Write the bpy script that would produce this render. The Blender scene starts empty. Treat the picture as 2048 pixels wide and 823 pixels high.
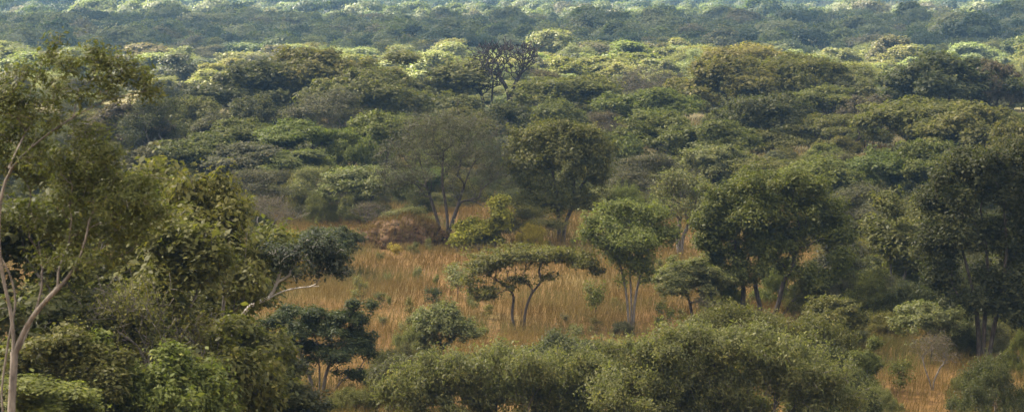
import bpy, math, random
import numpy as np

SC = bpy.context.scene
COL = SC.collection
R = math.radians
RNG = np.random.default_rng(7)

# ------------------------------------------------------------------ camera maths
CAM_H = 20.0
FPX = 4620.0            # focal length in pixels of the 2048 px wide photograph
HORIZON = -35.0
PITCH = math.atan((411.5 - HORIZON) / FPX)
CP, SP = math.cos(PITCH), math.sin(PITCH)


def at(x, y, D):
    """world point seen at photo pixel (x, y), D metres ahead"""
    u = (x - 1024.0) / FPX
    v = (411.5 - y) / FPX
    dy = CP + v * SP
    dz = -SP + v * CP
    k = D / dy
    return np.array((u * k, D, CAM_H + dz * k))


def scale_at(D):
    return FPX / D


def dist_of(yb):
    """distance of flat ground seen at pixel row yb"""
    return FPX * CAM_H / (yb - HORIZON)


def ground_z(x, y):
    x = np.asarray(x, float); y = np.asarray(y, float)
    t = np.clip(1.0 - y / 104.0, 0.0, 1.35)
    hill = 18.6 * t ** 1.12
    far = np.clip((y - 260.0) / 300.0, 0, 1)
    und = 0.7 * np.sin(x * 0.021 + 1.3) * np.sin(y * 0.013 + .4) + 0.35 * np.sin(x * .05 + y * .031)
    near = 0.10 * np.sin(x * .31 + .5) * np.sin(y * .22) + .05 * np.sin(x * .83 + y * .6)
    return hill + far * und + near


def gz(x, y):
    return float(ground_z(x, y))


# ------------------------------------------------------------------ materials
def new_mat(name):
    m = bpy.data.materials.new(name)
    m.use_nodes = True
    nt = m.node_tree
    nt.nodes.clear()
    return m, nt


def N(nt, typ, **kw):
    n = nt.nodes.new(typ)
    for k, v in kw.items():
        setattr(n, k, v)
    return n


def L(nt, a, b):
    nt.links.new(a, b)


def ramp(nt, stops, interp='LINEAR'):
    n = nt.nodes.new('ShaderNodeValToRGB')
    cr = n.color_ramp
    cr.interpolation = interp
    while len(cr.elements) < len(stops):
        cr.elements.new(0.5)
    for e, (p, c) in zip(cr.elements, stops):
        e.position = p
        e.color = (c[0], c[1], c[2], 1)
    return n


def leaf_material(name, by_instance=False):
    m, nt = new_mat(name)
    out = N(nt, 'ShaderNodeOutputMaterial')
    at_ = N(nt, 'ShaderNodeAttribute', attribute_name='v')
    oi = N(nt, 'ShaderNodeObjectInfo')
    if by_instance:
        rp = ramp(nt, FAR_STOPS, 'CONSTANT')
        L(nt, oi.outputs['Random'], rp.inputs[0])
        base = rp.outputs[0]
    else:
        base = oi.outputs['Color']
    var = ramp(nt, [(0.0, (.62, .66, .62)), (.35, (.9, .9, .9)), (.7, (1.08, 1.06, 1.0)), (.93, (1.35, 1.25, 1.0)), (1.0, (1.8, 1.55, 1.15))])
    L(nt, at_.outputs['Fac'], var.inputs[0])
    mul = N(nt, 'ShaderNodeMix', data_type='RGBA', blend_type='MULTIPLY')
    mul.inputs[0].default_value = 1
    L(nt, base, mul.inputs[6]); L(nt, var.outputs[0], mul.inputs[7])
    pr = N(nt, 'ShaderNodeBsdfPrincipled')
    pr.inputs['Roughness'].default_value = .5
    pr.inputs['Specular IOR Level'].default_value = .16
    L(nt, mul.outputs[2], pr.inputs['Base Color'])
    tr = N(nt, 'ShaderNodeBsdfTranslucent')
    warm = N(nt, 'ShaderNodeMix', data_type='RGBA', blend_type='MULTIPLY')
    warm.inputs[0].default_value = 1
    warm.inputs[7].default_value = (1.12, 1.25, .60, 1)
    L(nt, mul.outputs[2], warm.inputs[6]); L(nt, warm.outputs[2], tr.inputs['Color'])
    mx = N(nt, 'ShaderNodeMixShader')
    mx.inputs[0].default_value = .44
    L(nt, pr.outputs[0], mx.inputs[1]); L(nt, tr.outputs[0], mx.inputs[2])
    L(nt, mx.outputs[0], out.inputs['Surface'])
    return m


def bark_material(name, c0, c1, scale=9.0):
    m, nt = new_mat(name)
    out = N(nt, 'ShaderNodeOutputMaterial')
    tc = N(nt, 'ShaderNodeTexCoord')
    mp = N(nt, 'ShaderNodeMapping')
    mp.inputs['Scale'].default_value = (1, 1, .35)
    no = N(nt, 'ShaderNodeTexNoise')
    no.inputs['Scale'].default_value = scale
    no.inputs['Detail'].default_value = 6
    L(nt, tc.outputs['Object'], mp.inputs[0]); L(nt, mp.outputs[0], no.inputs['Vector'])
    rp = ramp(nt, [(.32, c0), (.68, c1)])
    L(nt, no.outputs[0], rp.inputs[0])
    pr = N(nt, 'ShaderNodeBsdfPrincipled')
    pr.inputs['Roughness'].default_value = .85
    pr.inputs['Specular IOR Level'].default_value = .2
    L(nt, rp.outputs[0], pr.inputs['Base Color'])
    bu = N(nt, 'ShaderNodeBump')
    bu.inputs['Strength'].default_value = .5
    bu.inputs['Distance'].default_value = .03
    L(nt, no.outputs[0], bu.inputs['Height']); L(nt, bu.outputs[0], pr.inputs['Normal'])
    L(nt, pr.outputs[0], out.inputs['Surface'])
    return m


FAR_STOPS = [(0.0, (.085, .100, .042)), (.18, (.048, .066, .034)), (.36, (.110, .128, .052)), (.52, (.140, .155, .082)),
             (.66, (.062, .078, .036)), (.78, (.115, .108, .062)), (.88, (.158, .168, .092)), (.95, (.036, .050, .032))]  # pale stops lightened and greyed: distant haze and sun put into leaf colour

LEAF = leaf_material('leaf')
LEAF_FAR = leaf_material('leaf_of_far_wood', True)
BARK = {
    'dark': bark_material('bark_dark', (.035, .028, .024), (.085, .070, .058)),
    'grey': bark_material('bark_grey', (.070, .060, .050), (.16, .14, .12)),
    'pale': bark_material('bark_pale', (.075, .062, .052), (.21, .18, .148), 9.0),
    'white': bark_material('bark_white', (.26, .23, .20), (.48, .44, .39), 6.0),
    'char': bark_material('bark_dead', (.018, .014, .014), (.040, .032, .031)),
    'brown': bark_material('bark_brown', (.060, .040, .030), (.13, .095, .075)),
}
COLR = {
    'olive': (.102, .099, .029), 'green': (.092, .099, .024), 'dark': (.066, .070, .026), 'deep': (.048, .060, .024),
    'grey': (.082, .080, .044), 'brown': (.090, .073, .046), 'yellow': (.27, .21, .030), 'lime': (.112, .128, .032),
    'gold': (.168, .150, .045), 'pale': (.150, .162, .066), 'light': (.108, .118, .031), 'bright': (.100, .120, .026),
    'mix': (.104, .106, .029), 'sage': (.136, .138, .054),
}


# ------------------------------------------------------------------ mesh building
def mesh_from(name, verts, faces_n, mats, mat_index=None, fattr=None, smooth=False):
    """verts (n,3); faces_n: (loop index array, verts per face)"""
    idx, k = faces_n
    me = bpy.data.meshes.new(name)
    nv = len(verts); nf = len(idx) // k
    me.vertices.add(nv)
    me.vertices.foreach_set('co', np.ascontiguousarray(verts, np.float32).ravel())
    me.loops.add(nf * k)
    me.loops.foreach_set('vertex_index', np.ascontiguousarray(idx, np.int32))
    me.polygons.add(nf)
    me.polygons.foreach_set('loop_start', np.arange(0, nf * k, k, dtype=np.int32))
    if smooth:
        me.polygons.foreach_set('use_smooth', np.ones(nf, bool))
    for m in mats:
        me.materials.append(m)
    if mat_index is not None:
        me.polygons.foreach_set('material_index', mat_index.astype(np.int32))
    if fattr is not None:
        a = me.attributes.new('v', 'FLOAT', 'FACE')
        a.data.foreach_set('value', fattr.astype(np.float32))
    me.update(calc_edges=True)
    return me


def unit(a):
    return a / np.maximum(np.linalg.norm(a, axis=-1, keepdims=True), 1e-9)


def tube_arrays(p0, p1, r0, r1, sides):
    n = len(p0)
    d = unit(p1 - p0)
    ref = np.where(np.abs(d[:, 2:3]) > .9, np.array([[1., 0, 0]]), np.array([[0, 0, 1.]]))
    a = unit(np.cross(d, ref)); b = np.cross(d, a)
    t = np.linspace(0, 2 * np.pi, sides, endpoint=False)
    ring = a[:, None, :] * np.cos(t)[None, :, None] + b[:, None, :] * np.sin(t)[None, :, None]
    v0 = p0[:, None, :] + ring * r0[:, None, None]
    v1 = p1[:, None, :] + ring * r1[:, None, None]
    verts = np.concatenate([v0, v1], 1).reshape(-1, 3)
    i = np.arange(sides); j = (i + 1) % sides
    q = np.stack([i, j, j + sides, i + sides], 1).ravel()
    idx = (np.arange(n)[:, None] * (2 * sides) + q[None, :]).ravel()
    return verts, idx


def leaf_arrays(pos, outward, ln, wd, rng, up=.5, droop=0.0):
    n = len(pos)
    nrm = unit(outward * .75 + np.array([[0, 0, up]]) + rng.normal(0, .50, (n, 3)))
    a = unit(np.cross(nrm, rng.normal(0, 1, (n, 3))))
    a[:, 2] -= droop
    a = unit(a)
    b = unit(np.cross(nrm, a))
    s = np.clip(rng.lognormal(-.08, .34, (n, 1)), .4, 2.0)
    l2 = a * ln * .5 * s
    w2 = b * wd * .5 * s
    f = nrm * wd * .18 * s
    v = np.stack([pos - l2, pos + w2 + f, pos + l2, pos - w2 + f], 1).reshape(-1, 3)
    return v, np.arange(n * 4)


def grow(stems, attr, rng, seg=.45, wpath=.30, bare=.45, jitter=.10):
    """branches from the stems out to every attractor; returns node positions, parents, tip node ids, root ids"""
    pos, par, dirs, path, ok = [], [], [], [], []
    roots = []
    for st in stems:
        st = np.asarray(st, float)
        pts = [st[0]]
        for k in range(len(st) - 1):
            m = max(1, int(np.linalg.norm(st[k + 1] - st[k]) / seg))
            for q in range(1, m + 1):
                pts.append(st[k] + (st[k + 1] - st[k]) * q / m)
        pts = np.array(pts)
        # soften the corners
        for _ in range(2):
            if len(pts) > 2:
                pts[1:-1] = pts[1:-1] * .5 + (pts[:-2] + pts[2:]) * .25
        n0 = len(pos)
        fork, tot = -1, 0.
        if n0 and pts[0][2] - pos[0][2] > .6:            # this limb leaves an earlier stem: join it there
            gap = np.linalg.norm(np.array(pos) - pts[0], axis=1)
            if gap.min() < .9:
                fork = int(gap.argmin()); tot = path[fork]
        if fork < 0:
            roots.append(n0)
        for k, p in enumerate(pts):
            pos.append(p); par.append(fork if k == 0 else n0 + k - 1)
            d = pts[k] - pts[k - 1] if k else pts[1] - pts[0]
            tot += np.linalg.norm(d) if k else 0
            dirs.append(d / max(np.linalg.norm(d), 1e-9)); path.append(tot)
            ok.append(k >= (.15 if fork >= 0 else bare) * (len(pts) - 1))
    top = np.mean([pos[r] for r in roots], 0)
    order = np.argsort(np.linalg.norm(attr - top, axis=1))
    cap = len(pos) + len(attr) * 30
    P = np.zeros((cap, 3)); Dr = np.zeros((cap, 3)); Pa = np.zeros(cap); OK = np.zeros(cap, bool)
    n = len(pos)
    P[:n] = pos; Dr[:n] = dirs; Pa[:n] = path; OK[:n] = ok
    par = list(par)
    tips = []
    for ai in order:
        a = attr[ai]
        d = a - P[:n]
        dist = np.linalg.norm(d, axis=1)
        cosang = (d * Dr[:n]).sum(1) / np.maximum(dist, 1e-6)
        cost = dist * (1 + .9 * np.clip(.45 - cosang, 0, 2)) + wpath * Pa[:n] + np.where(OK[:n], 0, 1e3)
        i = int(np.argmin(cost))
        m = max(1, min(28, int(round(dist[i] / seg))))
        c = P[i] + Dr[i] * dist[i] * .38 + np.array((0, 0, .06 * dist[i]))
        prev = i
        for q in range(1, m + 1):
            t = q / m
            p = (1 - t) ** 2 * P[i] + 2 * t * (1 - t) * c + t * t * a
            if q < m:
                p = p + rng.normal(0, jitter * seg, 3)
            P[n] = p
            dd = p - P[prev]
            Dr[n] = dd / max(np.linalg.norm(dd), 1e-9)
            Pa[n] = Pa[prev] + np.linalg.norm(dd)
            OK[n] = True
            par.append(prev)
            prev = n
            n += 1
        tips.append(prev)
    return P[:n].copy(), np.array(par), np.array(tips), roots


def build_tree(name, stems, attr, base_r, leaves, ln, wd, sigma, seed, bark='dark', leafy=1.0, min_r=.012, seg=.45, wpath=.30,
               bare=.45, jitter=.10, up=.5, droop=0.0, flare=1.25, fat=2.15, taper=.5):
    rng = np.random.default_rng(seed)
    P, par, tips, roots = grow(stems, np.asarray(attr, float), rng, seg, wpath, bare, jitter)
    n = len(P)
    w = np.zeros(n)
    np.add.at(w, tips, 1.0)
    haskid = np.zeros(n, bool); haskid[par[par >= 0]] = True
    w[(~haskid) & (w == 0)] = 1
    root_of = np.arange(n)
    for i in range(n - 1, -1, -1):
        if par[i] >= 0:
            w[par[i]] += w[i]
    wmax = max(w[r] for r in roots)
    rad = np.maximum(base_r * (w / wmax) ** (1 / fat), min_r)
    path = np.zeros(n)
    for i in range(n):
        if par[i] >= 0:
            path[i] = path[par[i]] + np.linalg.norm(P[i] - P[par[i]])
    rad = np.maximum(rad * (1 - taper * path / path.max()), min_r)
    for r in roots:
        rad[r] *= flare
    e = np.where(par >= 0)[0]
    r1 = rad[e]
    r0 = np.minimum(rad[par[e]], r1 * 1.5)
    p0, p1 = P[par[e]], P[e]
    p1 = p1 + unit(p1 - p0) * (r1 * .3)[:, None]
    big = r1 > .035
    V, I, off = [], [], 0
    for mask, sides in ((big, 7), (~big, 3)):
        if mask.any():
            v, ix = tube_arrays(p0[mask], p1[mask], r0[mask], r1[mask], sides)
            V.append(v); I.append(ix + off); off += len(v)
    tm = mesh_from(name + '_trunk', np.concatenate(V), (np.concatenate(I), 4), [BARK[bark]], smooth=True)
    cm = None
    if leaves > 0:
        use = tips if leafy >= 1 else rng.choice(tips, int(len(tips) * leafy), replace=False)
        which = rng.choice(use, leaves)
        # leaves sit on the twig's last stretch and around its tip
        back = rng.random(leaves) < .35
        src = P[which].copy()
        pp = par[which]
        src[back & (pp >= 0)] = P[pp[back & (pp >= 0)]]
        sg = np.asarray(sigma, float) * np.ones(3)
        pos = src + rng.normal(0, 1, (leaves, 3)) * sg
        cen = attr.mean(0) - np.array((0, 0, .35 * np.ptp(attr[:, 2])))
        v, ix = leaf_arrays(pos, unit(.8 * unit(pos - cen) + 1.3 * unit(pos - src)), ln, wd, rng, up, droop)
        clump = rng.random(n) * .35
        f = 6.28 / max(1.2, .28 * np.ptp(attr[:, 0]))
        ph = rng.uniform(0, 6.28, 3)
        age = np.sin(pos[:, 0] * f + ph[0]) * np.sin(pos[:, 1] * f + ph[1]) * np.sin(pos[:, 2] * f * 1.3 + ph[2])     # younger and older growth
        val = np.clip(rng.random(leaves) * .72 + clump[which] - .04 + .17 * age, 0, 1)
        cm = mesh_from(name + '_crown', v, (ix, 4), [LEAF], fattr=val)
    return tm, cm


def lobes_attr(lobes, n, rng, shell=.45, upper=.75, clump=.58, shoots=.10):
    """lobes: (cx, cy, cz, rx, ry, rz[, weight])"""
    w = np.array([(l[3] * l[5]) * (l[6] if len(l) > 6 else 1) for l in lobes], float)
    k = rng.choice(len(lobes), n, p=w / w.sum())
    A = np.array([l[:6] for l in lobes], float)[k]
    d = unit(rng.normal(0, 1, (n, 3)))
    fl = rng.random(n) < upper
    d[fl, 2] = np.abs(d[fl, 2])
    r = (shell ** 3 + (1 - shell ** 3) * rng.random(n)) ** (1 / 3)
    P = A[:, :3] + d * A[:, 3:6] * r[:, None]
    if clump > 0:                    # gather the twigs into tufts so that the outline breaks up and gaps open between them
        m = max(4, int(n / 8))
        C = P[rng.choice(n, m, replace=False)]
        C = C + rng.normal(0, .10, C.shape) * A[:m, 3:6]
        near = np.array([np.argmin(((C - p) ** 2).sum(1)) for p in P])
        P = P + (C[near] - P) * (clump * rng.uniform(.4, 1.0, (n, 1)))
    k = rng.random(n) < shoots           # single shoots that stand out of the crown
    P[k] += d[k] * A[k, 3:6] * rng.uniform(.15, .55, (k.sum(), 1)) + np.array((0, 0, 1)) * (A[k, 5] * rng.uniform(0, .3, k.sum()))[:, None]
    return P


# ------------------------------------------------------------------ scene objects
def put(name, me, parent=None):
    o = bpy.data.objects.new(name, me)
    COL.objects.link(o)
    o.parent = parent
    return o


def empty(name, loc, rz=0.0, sc=(1, 1, 1)):
    o = bpy.data.objects.new(name, None)
    COL.objects.link(o)
    o.empty_display_size = .3
    o.location = loc
    o.rotation_euler = (0, 0, rz)
    o.scale = sc
    return o


def tag(o, label, cat, group=None, kind=None):
    if label:
        o['label'] = label
    if cat:
        o['category'] = cat
    if group:
        o['group'] = group
    if kind:
        o['kind'] = kind
    return o


def tint(c, rng, s=.10):
    k = 1 + rng.normal(0, s)
    h = rng.normal(0, s * .6)
    return (max(.01, c[0] * k * (1 + h)), max(.01, c[1] * k), max(.008, c[2] * k * (1 - h)), 1)


def plant(name, meshes, loc, label, cat, color, group=None, rz=0.0, sc=(1, 1, 1), crown='crown', trunk='trunk', jit=.05):
    """one tree or shrub: an Empty on the ground with its trunk and its crown"""
    t = empty(name, loc, rz, sc)
    tag(t, label, cat, group)
    tm, cm = meshes
    put(trunk, tm, t)
    if cm is not None:
        c = put(crown, cm, t)
        c.color = tint(COLR[color] if isinstance(color, str) else color, RNG, jit)
    return t


# ------------------------------------------------------------------ prototypes (real size, about 8 m)
PROTO = {}


def proto(kind, stems, lobes, n_attr, base_r, leaves, ln, wd, sigma, bark, shell=.45, upper=.75, clump=.58, **kw):
    lst = PROTO.setdefault(kind, [])
    sd = 100 + 17 * len(PROTO) + len(lst)
    rng = np.random.default_rng(sd)
    attr = lobes_attr(lobes, n_attr, rng, shell, upper, clump)
    tm, cm = build_tree(kind, stems, attr, base_r, leaves, ln, wd, sigma, sd, bark, **kw)
    ref = attr
    w = np.percentile(ref[:, 0], 97) - np.percentile(ref[:, 0], 3) + 2 * np.max(sigma)
    h = np.percentile(ref[:, 2], 99) + np.max(sigma) * .8
    lst.append((tm, cm, w, h))


def dome(rng, n, rx, z0, z1, flat=.6, rl=(1.3, 2.0)):
    out = []
    for i in range(n):
        a = rng.uniform(0, 2 * math.pi); q = math.sqrt(rng.random())
        x = math.cos(a) * q * rx; y = math.sin(a) * q * rx
        z = z0 + (z1 - z0) * (1 - q * q * .75) * rng.uniform(.8, 1.0)
        r = rng.uniform(*rl)
        out.append((x, y, z, r, r, r * flat))
    return out


def make_protos():
    rng = np.random.default_rng(3)
    U = rng.uniform
    for i in range(4):      # rounded broadleaf
        st = [[(0, 0, 0), (U(-.2, .2), U(-.2, .2), 1.4), (U(-.5, .5), U(-.5, .5), 3.2)]]
        lob = dome(rng, 18, 3.2, 2.8, 6.4, .66, (.8, 1.6)) + [(0, 0, 3.5, 2.9, 2.9, 1.5, .5)]
        proto('round', st, lob, 560, .15, 26000, .24, .14, (.25, .25, .16), 'dark', upper=.6, up=.6)
    for i in range(3):      # layered flat-topped
        st = [[(0, 0, 0), (U(-.3, .3), 0, 1.6), (U(-.6, .6), U(-.3, .3), 3.4)], [(.15, 0, 0), (.7, .1, 1.8), (1.5, .2, 3.6)]]
        lob = []
        for k in range(11):
            a = U(0, 6.28); q = U(.15, 1.0)
            lob.append((math.cos(a) * q * 3.4, math.sin(a) * q * 3.4, 5.9 - 1.7 * q * q + U(-.5, .5), U(1.2, 2.0), U(1.2, 2.0), U(.4, .75)))
        proto('flat', st, lob, 400, .13, 24000, .22, .13, (.30, .30, .12), 'dark', shell=.2, upper=.6, up=.9)
    for i in range(3):      # wispy vase, twiggy and thinly leaved
        st = [[(0, 0, 0), (U(-.4, 0), 0, 1.6), (-1.2, U(-.5, .5), 3.4)], [(.1, .05, 0), (.5, .1, 1.5), (1.4, U(-.5, .5), 3.5)]]
        lob = dome(rng, 13, 3.1, 2.3, 6.6, .8, (1.0, 1.7))
        proto('wispy', st, lob, 700, .11, 20000, .16, .08, (.27, .27, .22), 'grey', shell=.2, upper=.6)
    for i in range(3):      # leafless grey twigs with a few dry leaves
        st = [[(0, 0, 0), (U(-.3, .3), 0, 1.2), (-1.0, U(-.5, .5), 3.0)], [(.1, 0, 0), (.4, .1, 1.0), (1.2, U(-.5, .5), 3.2)]]
        lob = dome(rng, 10, 2.9, 2.8, 6.4, .85, (1.0, 1.8))
        proto('twiggy', st, lob, 800, .12, 4200, .14, .06, (.28, .28, .25), 'grey', shell=.1, upper=.6, min_r=.014)
    for i in range(3):      # upright
        st = [[(0, 0, 0), (U(-.2, .2), 0, 2.2), (U(-.4, .4), 0, 4.2), (U(-.5, .5), 0, 5.6)], [(.2, .1, 0), (.6, .1, 2.0), (1.1, .2, 4.0)]]
        lob = []
        for k in range(12):
            z = U(1.8, 7.0); q = 1.0 + 1.0 * math.sin((z - 2) / 5.5 * math.pi)
            lob.append((U(-1, 1) * q, U(-1, 1) * q, z, U(.8, 1.3), U(.8, 1.3), U(.6, 1.0)))
        proto('upright', st, lob, 420, .11, 22000, .21, .12, (.26, .26, .22), 'grey', up=.6)
    for i in range(4):      # bush, leafy to the ground, many stems
        st = [[(U(-.4, .4), U(-.4, .4), 0), (U(-1, 1), U(-1, 1), 1.0), (U(-1.6, 1.6), U(-1.6, 1.6), 2.2)] for k in range(5)]
        lob = dome(rng, 18, 3.0, .7, 3.4, .8, (.7, 1.3)) + [(0, 0, 1.0, 3.4, 3.4, 1.3, .5)] + [(3.1 * math.cos(t), 3.1 * math.sin(t), .7, 1.0, 1.0, .8) for t in np.arange(0, 6.2, .7)]
        proto('bush', st, lob, 900, .06, 50000, .125, .055, (.17, .17, .17), 'grey', shell=.6, upper=.85, bare=.15, up=.35, droop=-.7)
    for i in range(4):      # tall crown leafy nearly to the ground
        st = [[(0, 0, 0), (U(-.2, .2), U(-.2, .2), 2.0), (U(-.5, .5), U(-.5, .5), 5.0)], [(.2, 0, 0), (.7, .3, 1.8), (1.0, .5, 3.6)]]
        lob = []
        for k in range(24):
            z = U(1.0, 7.2); q = 1.0 + 1.1 * math.sin(min(1, (z + 1.5) / 8.5) * math.pi)
            lob.append((U(-1, 1) * q, U(-1, 1) * q, z, U(.6, 1.2), U(.6, 1.2), U(.5, .8)))
        proto('tall', st, lob, 640, .10, 26000, .19, .10, (.22, .22, .17), 'grey', upper=.65, up=.6)
    for i in range(4):      # crowns of the bright belt: larger leaf tufts
        st = [[(0, 0, 0), (U(-.2, .2), U(-.2, .2), 1.4), (U(-.5, .5), U(-.5, .5), 3.0)]]
        lob = dome(rng, 12, 2.9, 1.9, 6.4, .7, (.9, 1.7)) + [(0, 0, 2.4, 2.5, 2.5, 1.6, .5)]
        proto('belt', st, lob, 330, .12, 14000, .32, .20, (.32, .32, .24), 'grey', upper=.6, up=.6)
    for i in range(3):      # thin young plant
        st = [[(0, 0, 0), (U(-.1, .1), U(-.1, .1), .8), (U(-.25, .25), U(-.25, .25), 1.7)], [(.08, 0, 0), (.25, .1, .7), (.5, .2, 1.4)]]
        lob = [(U(-.5, .5), U(-.5, .5), U(.7, 2.0), U(.25, .45), U(.25, .45), U(.2, .4)) for k in range(7)]
        proto('sapling', st, lob, 90, .03, 1500, .13, .06, (.15, .15, .17), 'brown', shell=.1, upper=.5, clump=.15, seg=.18, bare=.3, min_r=.007)


make_protos()

# lighter crowns for the far wood
FARM = []


def make_far():
    rng = np.random.default_rng(11)
    for i in range(6):
        lob = dome(rng, 9, 2.8, 2.6, 6.4, .65, (1.2, 1.9))
        if i >= 4:
            lob = [(a, b, 4.6 + rng.uniform(-.5, .6), r, r, r * .4) for a, b, c, r, r2, r3 in lob]
        n = 2600
        A = lobes_attr(lob, n, rng, .8, .85, 0)
        v, ix = leaf_arrays(A + rng.normal(0, .12, A.shape), unit(A - A.mean(0) + np.array((0, 0, 1.2))) * 1.6, .42, .32, rng, .3)
        tv, ti = tube_arrays(np.array([(0, 0, -.5), (0, 0, 1.6), (0, 0, 1.6)]), np.array([(0, 0, 1.6), (.9, .2, 4.2), (-.8, -.3, 4.4)]),
                             np.array([.2, .15, .15]), np.array([.16, .06, .06]), 4)
        V = np.concatenate([v, tv]); I = np.concatenate([ix, ti + len(v)])
        mi = np.zeros(len(I) // 4, int); mi[n:] = 1
        val = np.concatenate([rng.uniform(.2, .8, n), np.zeros(len(ti) // 4)])
        FARM.append(mesh_from('far_wood_tree', V, (I, 4), [LEAF_FAR, BARK['grey']], mi, val))


make_far()

# ------------------------------------------------------------------ setting: ground
def build_ground():
    xs = np.concatenate([-np.geomspace(60, 6500, 34)[::-1], np.linspace(-58, 58, 60), np.geomspace(60, 6500, 34)])
    ys = np.concatenate([np.linspace(-300, -20, 8), np.linspace(-15, 330, 180), np.geomspace(334, 8800, 70)])
    X, Y = np.meshgrid(xs, ys)
    V = np.stack([X, Y, ground_z(X, Y)], -1).reshape(-1, 3)
    nx, ny = len(xs), len(ys)
    i = (np.arange(ny - 1)[:, None] * nx + np.arange(nx - 1)[None, :]).ravel()
    q = np.stack([i, i + 1, i + nx + 1, i + nx], 1).ravel()
    m, nt = new_mat('dry_ground')
    out = N(nt, 'ShaderNodeOutputMaterial')
    tc = N(nt, 'ShaderNodeTexCoord')
    n1 = N(nt, 'ShaderNodeTexNoise'); n1.inputs['Scale'].default_value = .09; n1.inputs['Detail'].default_value = 8
    n2 = N(nt, 'ShaderNodeTexNoise'); n2.inputs['Scale'].default_value = 2.2; n2.inputs['Detail'].default_value = 6
    L(nt, tc.outputs['Object'], n1.inputs['Vector']); L(nt, tc.outputs['Object'], n2.inputs['Vector'])
    r1 = ramp(nt, [(.3, (.10, .056, .022)), (.5, (.13, .078, .028)), (.7, (.10, .082, .030))])
    L(nt, n1.outputs[0], r1.inputs[0])
    r3 = ramp(nt, [(.3, (.055, .052, .024)), (.5, (.085, .076, .034)), (.7, (.12, .10, .048))])      # scrubby plain and leaf litter beyond the clearing, darkened to read as tree shade
    L(nt, n1.outputs[0], r3.inputs[0])
    sx = N(nt, 'ShaderNodeSeparateXYZ'); L(nt, tc.outputs['Object'], sx.inputs[0])
    mr = N(nt, 'ShaderNodeMapRange'); mr.inputs[1].default_value = 205; mr.inputs[2].default_value = 270
    L(nt, sx.outputs[1], mr.inputs[0])
    gm = N(nt, 'ShaderNodeMix', data_type='RGBA'); L(nt, mr.outputs[0], gm.inputs[0])
    L(nt, r1.outputs[0], gm.inputs[6]); L(nt, r3.outputs[0], gm.inputs[7])
    r2 = ramp(nt, [(.3, (.6, .6, .6)), (.7, (1.25, 1.2, 1.1))])
    L(nt, n2.outputs[0], r2.inputs[0])
    mx = N(nt, 'ShaderNodeMix', data_type='RGBA', blend_type='MULTIPLY'); mx.inputs[0].default_value = 1
    L(nt, gm.outputs[2], mx.inputs[6]); L(nt, r2.outputs[0], mx.inputs[7])
    pr = N(nt, 'ShaderNodeBsdfPrincipled'); pr.inputs['Roughness'].default_value = .95
    pr.inputs['Specular IOR Level'].default_value = .1
    L(nt, mx.outputs[2], pr.inputs['Base Color'])
    L(nt, pr.outputs[0], out.inputs['Surface'])
    o = put('ground', mesh_from('ground', V, (q, 4), [m], smooth=True))
    tag(o, 'red-brown savanna soil sloping from the lookout hill to the wooded plain', 'ground', None, 'structure')


build_ground()


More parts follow.
